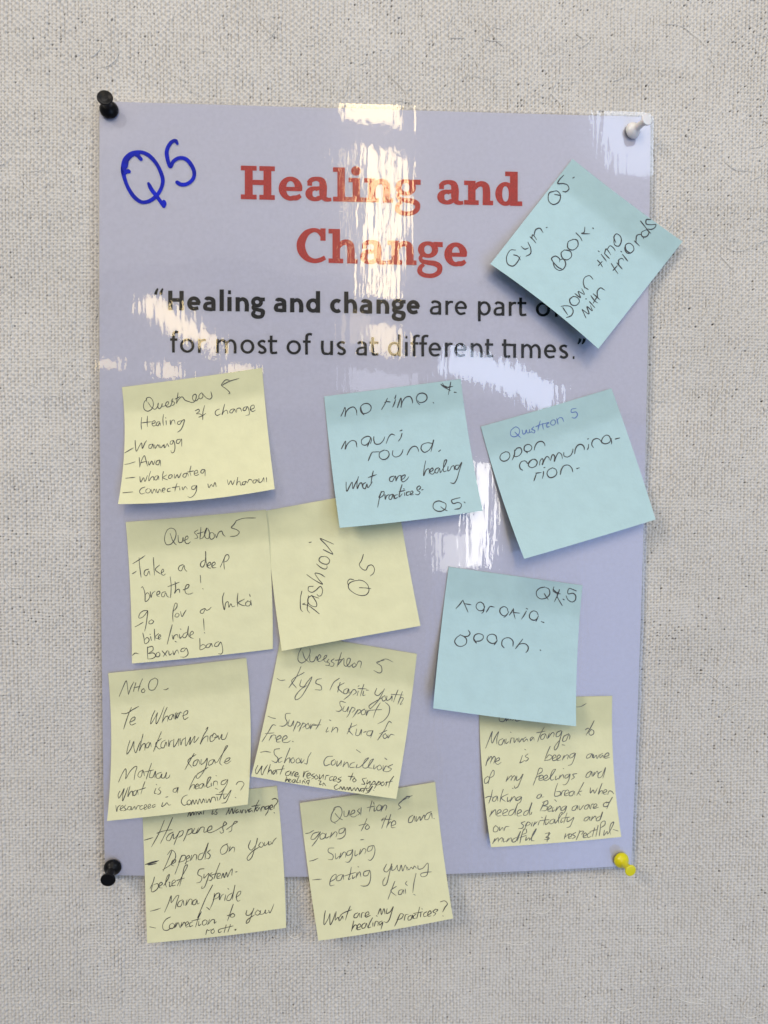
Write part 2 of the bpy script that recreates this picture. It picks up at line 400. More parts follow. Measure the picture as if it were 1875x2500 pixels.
    for i in range(1100):
        x, z = rng.uniform(x0, x1), rng.uniform(z0, z1)
        L = rng.choice([3, 4, 5, 7, 9, 14, 22]) * rng.uniform(.7, 1.4) / 1000; n_ = max(5, int(L * 1000 / 1.0))
        ang = rng.gauss(-1.1, 0.55) if rng.random() < .7 else rng.uniform(-3.14, 3.14)
        curl = rng.gauss(0, 0.05); rad = rng.uniform(0.10, 0.22) / 1000
        ringp = []
        for j in range(n_):
            t = j / (n_ - 1); ix = min(nx - 1, max(0, int((x - x0) / s))); iz = min(nz_ - 1, max(0, int((z - z0) / s)))
            lo = H[max(0, iz - 1):iz + 2, max(0, ix - 1):ix + 2].max()
            ringp.append((x, z, lo, rad * (0.35 + 0.65 * math.sin(math.pi * (0.1 + 0.8 * t))), ang))
            curl += rng.gauss(0, 0.06); curl *= 0.9; ang += curl
            x += math.cos(ang) * L / n_; z += math.sin(ang) * L / n_
        hs = np.convolve([r[2] for r in ringp], [.25, .5, .25], 'same'); hs[0] = ringp[0][2]; hs[-1] = ringp[-1][2]
        b0 = len(VV)
        for j, (xx, zz, _, r, a_) in enumerate(ringp):
            nxn, nzn = -math.sin(a_), math.cos(a_)
            hh = hs[j] + r * 0.05
            VV += [(xx + nxn * r, -(hh - r * .8), zz + nzn * r), (xx + nxn * r * .5, -(hh + r * .7), zz + nzn * r * .5),
                   (xx - nxn * r * .5, -(hh + r * .7), zz - nzn * r * .5), (xx - nxn * r, -(hh - r * .8), zz - nzn * r)]
        for j in range(n_ - 1):
            for e in range(3):
                p = b0 + 4 * j + e; FF.append((p, p + 1, p + 5, p + 4))
    fo = mesh_obj("loose_fibre", VV, FF, MAT_FIBRE, o); fo["kind"] = "stuff"
    return o
wall = build_wall()

# ------------------------------------------------------------------ the poster
def poster_h(u, v):
    """height of the sheet off the wall (metres): pinned corners, slack between them, small waves"""
    h = 2.1 + 0.9 * np.sin(np.pi * v) * (1 - u) ** 2 * 1.6 + 1.5 * np.sin(np.pi * np.clip(u, 0, 1)) * np.clip(v, 0, 1) ** 6
    h = h + 0.28 * np.sin(9.0 * v + 2.0 * u + .6) * np.sin(5.0 * u + 1.1) + 0.10 * np.sin(23 * v + 5 * u) * np.sin(13 * u + 2.0)
    # the loose corner behind the white pin curls away
    c = np.clip(1 - np.hypot((u - 1.0) / 0.15, (v - 0.0) / 0.10), 0, 1)
    h = h - 1.3 * c ** 1.25
    h = h - 0.5 * np.clip(1 - np.hypot(u / .08, v / .06), 0, 1)
    return h / 1000.0

def poster_surf(lift):
    def f(px, py, extra=0.0):
        u, v = POSTER_INV(px, py)
        return unproj(px, py, poster_h(u, v) + lift + extra)
    return f

def grid_faces(nu, nv, base=0):
    return [(base + j * nu + i, base + (j + 1) * nu + i, base + (j + 1) * nu + i + 1, base + j * nu + i + 1)
            for j in range(nv - 1) for i in range(nu - 1)]

def sheet(name, f, hfun, lift, nu, nv, mat, parent, umin=0., umax=1., vmin=0., vmax=1., thick=0.0, corner=0.0):
    """a sheet of paper or film following hfun; closed (front, back and rim) when thick > 0"""
    U, Vv = np.meshgrid(np.linspace(umin, umax, nu), np.linspace(vmin, vmax, nv))
    if corner:      # rounded corners: pull the outer points in
        for (uc, vc) in ((umin, vmin), (umax, vmin), (umax, vmax), (umin, vmax)):
            su, sv = np.sign(uc - .5), np.sign(vc - .5)
            cu, cv = uc - su * corner, vc - sv * corner * .72
            du, dv = (U - cu) * su / corner, (Vv - cv) * sv / (corner * .72)
            m = (du > 0) & (dv > 0); rr = np.maximum(du, dv); hy = np.hypot(du, dv); hy[hy == 0] = 1
            U = np.where(m, cu + su * corner * du * rr / hy, U); Vv = np.where(m, cv + sv * corner * .72 * dv * rr / hy, Vv)
    P = f(U, Vv); h = hfun(U, Vv) + lift
    front = unproj(P[..., 0], P[..., 1], h).reshape(-1, 3)
    F = grid_faces(nu, nv)
    if not thick: return mesh_obj(name, front, F, mat, parent)
    back = front + np.array([0, thick, 0]); k = nu * nv
    F2 = [tuple(k + i for i in reversed(q)) for q in F]
    rim = [j for j in range(nu)] + [j * nu + nu - 1 for j in range(1, nv)] + [(nv - 1) * nu + i for i in range(nu - 2, -1, -1)] + [j * nu for j in range(nv - 2, 0, -1)]
    nr = len(rim); b = 2 * k
    F3 = [(b + i, b + (i + 1) % nr, b + nr + (i + 1) % nr, b + nr + i) for i in range(nr)]
    o = mesh_obj(name, np.vstack([front, back, front[rim], back[rim]]), F + F2 + F3, mat, parent)
    n = len(F) * 2
    o.data.polygons.foreach_set("use_smooth", [True] * n + [False] * len(F3))
    return o

pc = unproj(922, 1200, 0.0)
poster = empty("poster", pc, "laminated white question poster headed Healing and Change, pinned to the hessian wall", "poster")
sheet("paper", POSTER_F, poster_h, 0.0, 90, 120, MAT_POSTER, poster, thick=0.0001)
sheet("laminate_film", POSTER_F, poster_h, 0.00030, 110, 150, MAT_FILM, poster, umin=-0.0085, umax=1.006, vmin=-0.0065, vmax=1.003, corner=0.012)

# ---- lettering. Slab serif title: strokes (x, y, width) and slabs (x0, y0, x1, y1), baseline 0, units of 1/2.592 px
def ell(cx, cy, rx, ry, a0, a1, wx, wy, n=26):
    out = []
    for i in range(n):
        a = math.radians(a0 + (a1 - a0) * i / (n - 1))
        out.append((cx + rx * math.cos(a), cy + ry * math.sin(a), wx * math.cos(a) ** 2 + wy * math.sin(a) ** 2))
    return out
SLAB = {
 'H': (215, [], [(25, 0, 75, 212), (143, 0, 193, 212), (0, 0, 100, 30), (0, 182, 100, 212), (117, 0, 215, 30), (117, 182, 215, 212), (70, 92, 148, 124)]),
 'e': (146, [[(38, 72, 26), (140, 72, 26)], ell(74, 74, 50, 62, 4, 290, 48, 28) + [(112, 17, 32), (136, 32, 24)]], [(126, 62, 146, 92)]),
 'a': (165, [[(20, 112, 26), (40, 132, 30), (74, 140, 27), (104, 128, 40), (113, 96, 47), (113, 45, 47), (122, 18, 34), (142, 10, 26), (165, 12, 22)],
             ell(62, 45, 38, 34, 60, 300, 46, 26) + [(108, 26, 24)], [(70, 79, 25), (100, 82, 25), (112, 82, 25)]], [(14, 95, 44, 122)]),
 'l': (102, [], [(28, 0, 76, 216), (0, 0, 102, 30), (0, 187, 40, 216)]),
 'i': (98, [ell(48, 196, 15, 14, 0, 360, 32, 32)], [(26, 0, 74, 152), (0, 0, 98, 30), (0, 124, 40, 152)]),
 'n': (182, [[(64, 104, 26), (86, 128, 32), (112, 134, 36), (134, 120, 44), (140, 92, 47), (140, 20, 47)]], [(25, 0, 72, 152), (0, 124, 40, 152), (0, 0, 92, 29), (116, 0, 182, 29)]),
 'h': (182, [[(64, 104, 26), (86, 128, 32), (112, 134, 36), (134, 120, 44), (140, 92, 47), (140, 20, 47)]], [(25, 0, 72, 216), (0, 187, 40, 216), (0, 0, 92, 29), (116, 0, 182, 29)]),
 'd': (168, [ell(64, 74, 42, 62, 0, 360, 44, 27)], [(92, 0, 140, 216), (62, 187, 100, 216), (132, 0, 168, 29)]),
 'g': (163, [ell(70, 100, 44, 40, 0, 360, 40, 25), [(34, 66, 22), (22, 46, 24), (30, 28, 26), (70, 18, 30), (114, 12, 34), (142, -6, 34), (140, -38, 32), (112, -60, 29), (76, -66, 28), (38, -59, 29), (18, -40, 32), (22, -14, 28), (44, 6, 22)]],
            [(104, 118, 163, 150)]),
 'C': (183, [[(160, 176, 30), (136, 200, 27), (104, 205, 27), (62, 184, 40), (33, 138, 52), (27, 106, 54), (36, 66, 52), (68, 26, 38), (112, 11, 29), (150, 18, 29), (180, 34, 27)]], [(150, 140, 183, 218)]),
}
def put_slab(ink, ch, x0, x1, ybase, slope, s=1 / 2.592):
    w, strokes, rects = SLAB[ch]; k = (x1 - x0) / w
    def T(x, y): return (x0 + x * k, ybase - y * s + slope * (x0 + x * k))
    for st in strokes:
        P = catmull([(T(x, y)[0], T(x, y)[1], ww * s) for x, y, ww in st], 1.6)
        ink.ribbon(P[:, :2], P[:, 2], cap=False)
    for a, b, c, d in rects:
        ink.poly([T(a, b), T(c, b), T(c, d), T(a, d)])

red = Ink(poster_surf(0.00012))
sl = 17 / 686
def yb(px, py): return py - sl * px
Y1 = yb(588, 486)
for ch, a, b in (('H', 588, 671), ('e', 680, 738), ('a', 745, 809), ('l', 813, 852), ('i', 851, 888), ('n', 889, 960), ('g', 963, 1027),
                 ('a', 1067, 1131), ('n', 1133, 1204), ('d', 1209, 1275)):
    put_slab(red, ch, a, b, Y1, sl)
Y2 = yb(724, 640)
for ch, a, b in (('C', 724, 795), ('h', 802, 873), ('a', 879, 942), ('n', 946, 1017), ('g', 1018, 1081), ('e', 1085, 1140)):
    put_slab(red, ch, a, b, Y2, sl)
red.build("title_lettering", MAT_RED, poster)

# ---- humanist sans for the quotation; units 1/2.765 px, cap height 132, x-height 96
def sans(ch, w, sw):
    cap, xh, asc, desc = 132., 96., 146., -40.
    L, R, lo, hi = sw / 2, w - sw / 2, sw * .42, xh - sw * .42
    th = sw * .86
    def E(cx, cy, rx, ry, a0, a1): return ell(cx, cy, rx, ry, a0, a1, sw, th)
    def arch(x0, x1, y0=0.66, bot=0.):
        d = x1 - x0
        return [(x0, xh * y0, sw * .7), (x0 + .22 * d, hi * .90, th * .85), (x0 + .52 * d, hi, th), (x0 + .84 * d, hi * .90, sw * .95), (x1, hi * .64, sw), (x1, bot, sw)]
    V = lambda x, a, b: [(x, a, sw), (x, b, sw)]
    m = (L + R) / 2
    if ch == 'H': return [V(L, 0, cap), V(R, 0, cap), [(L, 70, th), (R, 70, th)]]
    if ch == 'o': return [E(m, xh / 2, m - L, xh / 2 - lo, 0, 360)]
    if ch == 'e': return [[(L, xh * .51, th * .9), (R + sw * .3, xh * .51, th * .9)], E(m, xh / 2, m - L, xh / 2 - lo, 2, 285) + [(R - .02 * w, lo + .07 * xh, th * .9)]]
    if ch == 'a': return [[(L + .07 * w, hi - .11 * xh, th), (.30 * w, hi - .01 * xh, th), (.58 * w, hi, th), (R - .03 * w, hi - .12 * xh, sw), (R, hi * .66, sw), (R, 0, sw)],
                          [(R, .56 * xh, th * .85), (.55 * w, .55 * xh, th * .85), (.24 * w, .47 * xh, th), (L, .28 * xh, sw), (.20 * w, lo + .03 * xh, th), (.45 * w, lo, th), (.72 * w, .12 * xh, th), (R, .27 * xh, th * .8)]]
    if ch in 'l': return [V(w / 2, 0, asc)]
    if ch == 'i': return [V(w / 2, 0, xh), [(w / 2 - sw * .35, 128, sw * .9), (w / 2 + sw * .35, 128, sw * .9)]]
    if ch == 'I': return [V(w / 2, 0, xh)]
    if ch == 'n': return [V(L, 0, xh), arch(L, R)]
    if ch == 'h': return [V(L, 0, asc), arch(L, R)]
    if ch == 'm': return [V(L, 0, xh), arch(L, m), arch(m, R)]
    if ch == 'r': return [V(L, 0, xh), [(L, xh * .62, sw * .7), (.38 * w, hi * .90, th), (.70 * w, hi, th), (w, hi * .985, th * .9)]]
    if ch == 'd': return [V(R, 0, asc), E(m, xh / 2, m - L, xh / 2 - lo, 0, 360)]
    if ch == 'p': return [V(L, desc, xh), E(m, xh / 2, m - L, xh / 2 - lo, 0, 360)]
    if ch == 'c': return [E(m + .08 * w, xh / 2, m - L + .08 * w, xh / 2 - lo, 52, 308)]
    if ch == 'u': return [V(R, 0, xh), [(L, xh, sw), (L, .38 * xh, sw), (L + .12 * w, .12 * xh, sw * .95), (.42 * w, lo, th), (.70 * w, .10 * xh, th * .85), (R, .32 * xh, sw * .7)]]
    if ch == 's': return [[(R, hi - .07 * xh, th), (.58 * w, hi, th), (.26 * w, hi - .07 * xh, th), (L + .01 * w, .72 * xh, sw), (.34 * w, .56 * xh, sw), (.70 * w, .43 * xh, sw), (R, .25 * xh, sw), (.72 * w, lo + .03 * xh, th), (.40 * w, lo, th), (L - .02 * w, lo + .09 * xh, th)]]
    if ch == 't': return [[(.36 * w, 1.30 * xh, sw), (.36 * w, .30 * xh, sw), (.42 * w, .10 * xh, sw * .95), (.66 * w, lo, th), (w, lo + .03 * xh, th)], [(0, xh - th / 2, th), (w, xh - th / 2, th)]]
    if ch == 'f': return [[(w, asc - th * .6, th), (.74 * w, asc - th * .4, th), (.46 * w, asc - .16 * xh, sw), (.40 * w, asc - .4 * xh, sw), (.40 * w, 0, sw)], [(0, xh - th / 2, th), (.86 * w, xh - th / 2, th)]]
    if ch == 'g': return [ell(.44 * w, .68 * xh, .44 * w - L, .29 * xh - sw * .1, 0, 360, sw * .92, th), [(.66 * w, xh - th / 2, th), (w, xh - th / 2, th)],
                          [(.26 * w, .44 * xh, th * .8), (.15 * w, .32 * xh, th * .85), (.22 * w, .20 * xh, th), (.55 * w, .13 * xh, th), (.84 * w, .04 * xh, sw), (R, -.13 * xh, sw), (.76 * w, -.32 * xh, th), (.46 * w, -.37 * xh, th), (L + .05 * w, -.27 * xh, sw), (L, -.12 * xh, sw * .9), (.28 * w, .06 * xh, th * .7)]]
    if ch == '.': return [[(w / 2 - sw * .3, 8, sw), (w / 2 + sw * .3, 8, sw)]]
    if ch == '"': return [[(x + 10, 146, sw * .5), (x, 124, sw * .8), (x - 5, 104, sw)] for x in (12, 46)]
    if ch == ',': return [[(x + 4, 138, sw), (x, 120, sw * .85), (x - 12, 100, sw * .45)] for x in (18, 46)]
    return []
black = Ink(poster_surf(0.00012))
S5 = 2.765
def line(base_at, slope, sw, items):
    bx, by = base_at
    for ch, a, b in items:
        w = (b - a) * S5
        for st in sans(ch, w, sw):
            P = catmull([(a + x / S5, by + slope * (a + x / S5 - bx) - y / S5, ww / S5) for x, y, ww in st], 1.3)
            black.ribbon(P[:, :2], P[:, 2], cap=False)
c4 = lambda x: 340 + x / 2.765
c2 = lambda x: 560 + x / 2.592
c5 = lambda x: 880 + x / 2.765
sp = math.tan(math.radians(0.96))
line((430, 757.6), sp, 29, [(ch, c4(a), c4(b)) for ch, a, b in (('H', 195, 300), ('e', 323, 415), ('a', 430, 515), ('l', 541, 572), ('i', 594, 624), ('n', 650, 740), ('g', 754, 848),
     ('a', 908, 993), ('n', 1018, 1107), ('d', 1126, 1221), ('c', 1288, 1368), ('h', 1383, 1470), ('a', 1488, 1572))])
line((430, 757.6), sp, 29, [(ch, c5(a), c5(b)) for ch, a, b in (('n', 108, 194), ('g', 210, 305), ('e', 312, 402))])
line((430, 757.6), sp, 19, [(ch, c5(a), c5(b)) for ch, a, b in (('a', 468, 545), ('r', 573, 625), ('e', 637, 720), ('p', 793, 880), ('a', 898, 972), ('r', 1001, 1052), ('t', 1060, 1120), ('o', 1184, 1280), ('f', 1300, 1355))])
line((430, 757.6), sp, 22, [('"', c4(103), c4(175))])
sp2 = math.tan(math.radians(0.9))
line((423, 860.7), sp2, 19, [(ch, c4(a), c4(b)) for ch, a, b in (('f', 208, 265), ('o', 275, 372), ('r', 396, 450), ('m', 518, 656), ('o', 683, 777), ('s', 797, 860), ('t', 868, 931), ('o', 994, 1092), ('f', 1105, 1166), ('u', 1227, 1308), ('s', 1332, 1396), ('a', 1463, 1537), ('t', 1555, 1614))])
line((423, 860.7), sp2, 19, [(ch, c5(a), c5(b)) for ch, a, b in (('d', 185, 272), ('i', 300, 320), ('f', 338, 400), ('f', 396, 458), ('e', 460, 545), ('r', 570, 622), ('e', 633, 717), ('n', 744, 824), ('t', 840, 896),
     ('t', 955, 1012), ('I', 1030, 1052), ('m', 1085, 1217), ('e', 1239, 1322), ('s', 1340, 1403), ('.', 1428, 1450))])
Pl = [(c5(1000), 874 - 88 / S5 - .1), (c5(1051), 874 - 88 / S5 + .25)]
black.ribbon(np.array(Pl), np.array([16 / S5, 16 / S5]), cap=False)
line((423, 860.7), sp2, 20, [(',', c5(1462), c5(1520))])
black.build("quote_lettering", MAT_BLACK, poster)

# ------------------------------------------------------------------ handwriting, traced stroke by stroke
def write(ink, origin, scale, text, width, seed=0, taper=0.45, press=0.24):
    """text: strokes separated by '/', each a run of x y pairs in enlarged-photo pixels"""
    rng = random.Random(seed)
    for st in text.replace("\n", " ").split("/"):
        nums = [float(t) for t in st.split()]
        if len(nums) < 4: continue
        P = np.array(nums[:len(nums) // 2 * 2]).reshape(-1, 2) / scale + np.array(origin)
        C = catmull(P, 1.5); n = len(C)
        t = np.linspace(0, 1, n)
        ph, fq = rng.uniform(0, 6), rng.uniform(0.4, 1.1) * max(1, n / 30)
        W = width * (1 + press * np.sin(ph + fq * t * 6))
        k = max(2, min(6, n // 3)); e = np.ones(n)
        e[:k] = np.linspace(0.75, 1, k); e[-k:] = np.linspace(1, taper, k)
        ink.ribbon(C, W * e)

mk = Ink(poster_surf(0.00042))
write(mk, (200, 180), 2.37, """268 560 240 575 236 540 248 495 285 462 335 453 380 468 425 512 456 570 468 620 455 670 425 712 385 738 345 742 305 715 270 665 248 610 236 545 252 510
/ 240 530 250 560 272 566 / 300 462 320 472 342 494 / 250 500 275 475 / 256 540 262 500 300 465 330 460 / 385 635 402 668 438 716 474 766 / 474 766 478 752 474 740
/ 552 404 542 388 520 394 495 432 491 470 512 536 528 508 560 488 598 492 634 530 650 575 640 612 606 638 572 640 551 628""", 9.4, 3, taper=0.95, press=0.05)
mk.build("marker_lettering", MAT_MARKER, poster)

# ------------------------------------------------------------------ sticky notes
def sticky_note(quad, bows, hs, label, kind, texts, seed, base=0.0):
    """quad TL TR BR BL in photo pixels; hs the lift off the wall (mm) at those corners; writing lies on the paper"""
    f, inv = bow_edge(quad, bows)
    hTL, hTR, hBR, hBL = hs
    rng = np.random.default_rng(seed); ph = rng.uniform(0, 6, 6)
    edge = kind[1]     # which edge is glued: 'top' or 'right'
    def H(u, v):
        g = v if edge == 'top' else 1 - u
        k = np.clip((g - 0.16) / 0.84, 0, 1.1)
        s = k ** 1.55
        if edge == 'top':
            top = hTL * (1 - u) + hTR * u; bot = hBL * (1 - u) + hBR * u
        else:
            top = hTR * (1 - v) + hBR * v; bot = hTL * (1 - v) + hBL * v
        w = 0.10 * np.sin(5 * u + ph[0]) * np.sin(4 * v + ph[1]) + 0.06 * np.sin(11 * u + 7 * v + ph[2]) + 0.03 * np.sin(19 * v - 9 * u + ph[3])
        curl = 0.8 * np.clip(k - .55, 0, 1) ** 2 * np.sin(np.pi * np.clip(u if edge == 'top' else v, 0, 1)) * -1.0
        P = f(u, v); pu, pv = POSTER_INV(P[..., 0], P[..., 1])
        g0 = poster_h(np.clip(pu, 0, 1), np.clip(pv, 0, 1))
        return g0 + (base + 0.6 + (top - 2.4) + (bot - top) * 1.35 * s + w * (0.6 + k) + curl) / 1000.0
    c = unproj(*f(np.array(.5), np.array(.0 if edge == 'top' else .5)), 0.0015)
    n = empty("sticky_note", c, label, "sticky note", kind[0] + " sticky notes on the poster")
    nn = 30
    o = sheet("paper", f, H, 0.0, nn, nn, MAT_YNOTE if kind[0] == 'yellow' else MAT_BNOTE, n, thick=0.00011)
    gu, gv = np.meshgrid(np.linspace(0, 1, nn), np.linspace(0, 1, nn))
    g = gv if edge == 'top' else 1 - gu
    gl = np.clip((0.25 - g) / 0.06, 0, 1).ravel() * rng.uniform(0.5, 1.0)
    vals = np.zeros(len(o.data.vertices), np.float32); vals[:nn * nn] = gl; vals[nn * nn:2 * nn * nn] = gl
    o.data.attributes.new("glue", 'FLOAT', 'POINT').data.foreach_set("value", vals)
    def surf(px, py, extra=0.0):
        u, v = inv(px, py)
        return unproj(px, py, H(np.clip(u, -.01, 1.01), np.clip(v, -.01, 1.01)) + 0.00012 + extra)
    for name, mat, origin, scale, text, width in texts:
        ink = Ink(surf); write(ink, origin, scale, text, width, seed)
        ink.build(name, mat, n)
    return n

T_WANANGA = """350 372 325 400 317 440 328 475 358 489 392 472 412 430 403 380 375 355 345 366 348 395 / 358 400 395 452 425 470 440 462 456 435 460 410 455 445 470 466 490 445 498 415 497 440 512 448
/ 512 440 550 428 560 402 545 398 530 425 543 447 575 440 592 400 602 380 / 602 365 586 392 614 402 611 425 588 436 / 650 312 641 370 632 415 / 622 372 668 348 / 632 415 660 370 690 350 718 382 755 396 780 405 805 398 826 350 820 325 797 334 790 368 806 390 832 384 852 358
/ 880 310 860 325 850 350 865 370 889 350 885 315 / 885 315 905 342 930 365 960 371 976 350 967 300 / 1145 190 1112 186 1085 210 1070 238 1110 270 1142 300 1150 317 1136 320 / 1072 240 1140 203 1242 171
/ 300 548 294 610 298 664 / 356 535 352 600 356 640 / 298 602 350 595 400 590 / 400 610 430 598 425 580 405 590 399 615 415 632 440 622 / 475 590 450 595 440 620 455 630 475 600 480 628 / 510 520 504 570 509 626 / 535 580 537 622 / 531 552 534 558
/ 575 575 579 618 592 580 612 574 622 610 / 682 580 650 590 645 612 665 616 690 580 711 570 700 620 676 668 643 693 / 816 484 850 470 856 488 828 512 862 515 882 530 850 549 / 906 434 890 500 888 572 / 850 545 890 530 917 510
/ 1050 468 1020 480 1008 510 1025 530 1062 515 / 1100 420 1085 480 1075 522 1095 490 1120 480 1130 515 / 1190 465 1160 475 1148 500 1170 505 1195 470 1206 498 / 1215 502 1220 465 1250 460 1264 492 / 1312 445 1285 455 1278 480 1300 480 1320 445 1334 480 1336 520 1303 531 / 1345 475 1385 455 1380 430 1355 440 1348 475 1370 491 1397 478
/ 135 892 175 868 220 842 / 236 770 240 830 248 875 280 820 298 795 306 848 328 800 347 770 / 408 805 372 815 370 845 390 845 408 808 416 848 / 425 812 430 848 456 812 470 842 / 472 812 484 842 510 815 514 838 / 516 808 522 842 546 800 / 546 800 562 832 / 602 770 580 780 575 805 595 805 606 772 620 820 612 880 590 891 581 868 / 672 758 640 767 635 795 655 800 680 763 684 755 686 828
/ 135 1003 180 995 237 976 / 276 935 279 980 281 1030 / 280 1028 300 960 326 918 340 960 356 1018 / 290 985 352 970 / 365 975 371 1008 398 970 410 1004 430 960 / 472 960 445 970 438 1000 460 1005 477 962 481 1018
/ 145 1135 237 1126 / 282 1120 290 1172 318 1130 330 1167 356 1108 / 386 1068 370 1120 369 1162 395 1125 412 1120 416 1157 / 455 1110 430 1120 425 1150 445 1150 460 1115 466 1152 / 510 1070 501 1110 500 1158 / 541 1103 505 1130 552 1152 / 590 1100 565 1108 560 1135 580 1135 595 1105 601 1132 / 615 1095 620 1136 643 1100 655 1131 682 1083 / 735 1085 705 1095 697 1120 720 1125 740 1088 752 1117 / 775 1018 764 1070 775 1112 / 738 1076 802 1064 / 805 1090 840 1080 835 1058 810 1070 807 1100 830 1108 852 1094 / 906 1050 880 1055 869 1080 890 1085 909 1053 911 1114
/ 118 1276 216 1267 / 332 1220 295 1235 279 1265 295 1287 336 1275 / 360 1235 340 1250 345 1275 370 1275 386 1250 368 1235 / 390 1240 400 1282 420 1240 438 1276 / 440 1240 455 1277 473 1240 490 1273 / 495 1255 525 1245 520 1230 500 1240 499 1265 522 1270 / 577 1230 550 1240 549 1262 580 1260 / 641 1184 625 1230 620 1262 / 593 1226 667 1214 / 665 1225 668 1252 / 690 1220 697 1247 720 1215 741 1241 / 817 1205 785 1215 784 1240 810 1240 829 1205 825 1260 792 1310 765 1321 743 1312
/ 938 1190 948 1226 972 1196 988 1216 1006 1176 1019 1218 / 1126 1150 1138 1197 1160 1160 1175 1197 1196 1153 / 1226 1128 1215 1202 1225 1175 1245 1165 1256 1202 1278 1192 / 1300 1165 1275 1175 1269 1195 1290 1198 1306 1165 1316 1182 / 1320 1182 1335 1150 1357 1150 1371 1176 / 1402 1150 1380 1155 1374 1180 1395 1180 1411 1150 1426 1176 / 1430 1140 1435 1177 1460 1165 1476 1130 1480 1172 / 1504 1130 1504 1172"""

T_METIME = """207 458 228 415 246 372 251 400 246 463 258 415 290 380 330 370 355 400 361 452 / 428 443 400 415 396 370 425 340 468 337 497 365 492 400 462 425 412 436 / 398 372 410 415 430 444
/ 599 393 630 340 656 283 / 628 325 655 318 686 322 / 735 295 720 340 705 372 / 738 253 726 292 / 752 374 770 320 786 284 790 340 786 374 800 320 832 276 872 269 892 295 898 331 / 966 347 943 320 935 280 955 245 995 235 1030 253 1036 290 1010 318 968 326 946 305 / 1097 326 1103 334
/ 1171 150 1200 175 1240 198 1266 211 / 1266 129 1255 190 1243 251 / 1186 140 1210 178 1286 171 / 1190 158 1245 185 / 1299 227 1323 229
/ 211 773 235 725 251 698 252 740 248 776 268 730 310 694 348 702 361 757 / 492 722 501 680 480 654 440 659 405 690 412 730 445 737 480 705 492 668 478 715 461 753 / 524 655 524 690 540 725 580 725 615 692 631 653 / 644 719 658 680 670 655 695 631 727 641 / 796 624 782 670 760 700 / 774 601 799 591
/ 471 886 492 835 510 805 535 803 577 800 / 622 785 582 808 578 850 610 876 650 865 672 830 660 795 622 783 / 708 790 704 830 730 851 772 840 796 810 806 778 / 844 833 860 800 872 778 900 752 930 750 950 773 956 803 / 1085 720 1040 715 990 735 980 775 1010 806 1050 790 1080 750 1101 688 1085 760 1074 803 / 1149 799 1169 782
/ 257 1094 257 1140 264 1182 295 1125 315 1094 322 1157 345 1110 366 1068 / 376 1040 362 1100 365 1157 385 1112 405 1100 413 1140 / 445 1098 420 1115 420 1148 440 1157 458 1112 466 1147 490 1122 510 1090 / 519 987 505 1050 495 1122 / 470 1050 552 1020
/ 717 1035 680 1050 677 1080 700 1088 732 1035 737 1082 / 737 1082 762 1036 787 1030 783 1050 / 785 1075 820 1050 827 1025 800 1033 789 1070 805 1091 840 1071 863 1040 / 1024 889 1010 960 1005 1032 1030 976 1055 965 1057 1015 / 1060 1002 1096 975 1090 958 1070 973 1069 1010 1095 1016 1117 990 / 1147 955 1120 970 1114 1000 1135 1005 1157 960 1166 1002 1180 985 / 1180 985 1215 920 1226 880 1210 883 1195 950 1199 992 1227 985 / 1240 945 1239 987 1258 975 1275 945 1295 935 1301 977 / 1342 930 1315 935 1309 965 1330 970 1355 930 1372 904 1347 990 1322 1070 1296 1106 1263 1100
/ 596 1184 580 1240 561 1337 / 572 1240 600 1190 622 1184 617 1218 584 1246 / 631 1214 635 1262 648 1225 672 1214 / 702 1210 675 1225 671 1255 690 1260 711 1213 719 1257 / 752 1214 725 1225 728 1251 757 1239 / 796 1119 775 1190 769 1237 800 1205 / 768 1186 827 1174 / 820 1195 822 1227 / 813 1159 823 1163 / 867 1185 840 1195 841 1221 872 1214 / 872 1214 901 1195 896 1179 878 1189 879 1216 907 1214 / 962 1129 940 1148 946 1175 970 1192 950 1216 923 1210 / 962 1129 977 1145 955 1170 / 984 1170 1001 1164
/ 1197 1291 1150 1275 1105 1295 1097 1340 1130 1371 1180 1373 1216 1345 1218 1305 1190 1284 / 1169 1331 1200 1355 1234 1371 / 1356 1244 1310 1254 1274 1270 1288 1300 1340 1290 1369 1310 1355 1345 1303 1356 / 1394 1284 1406 1296"""

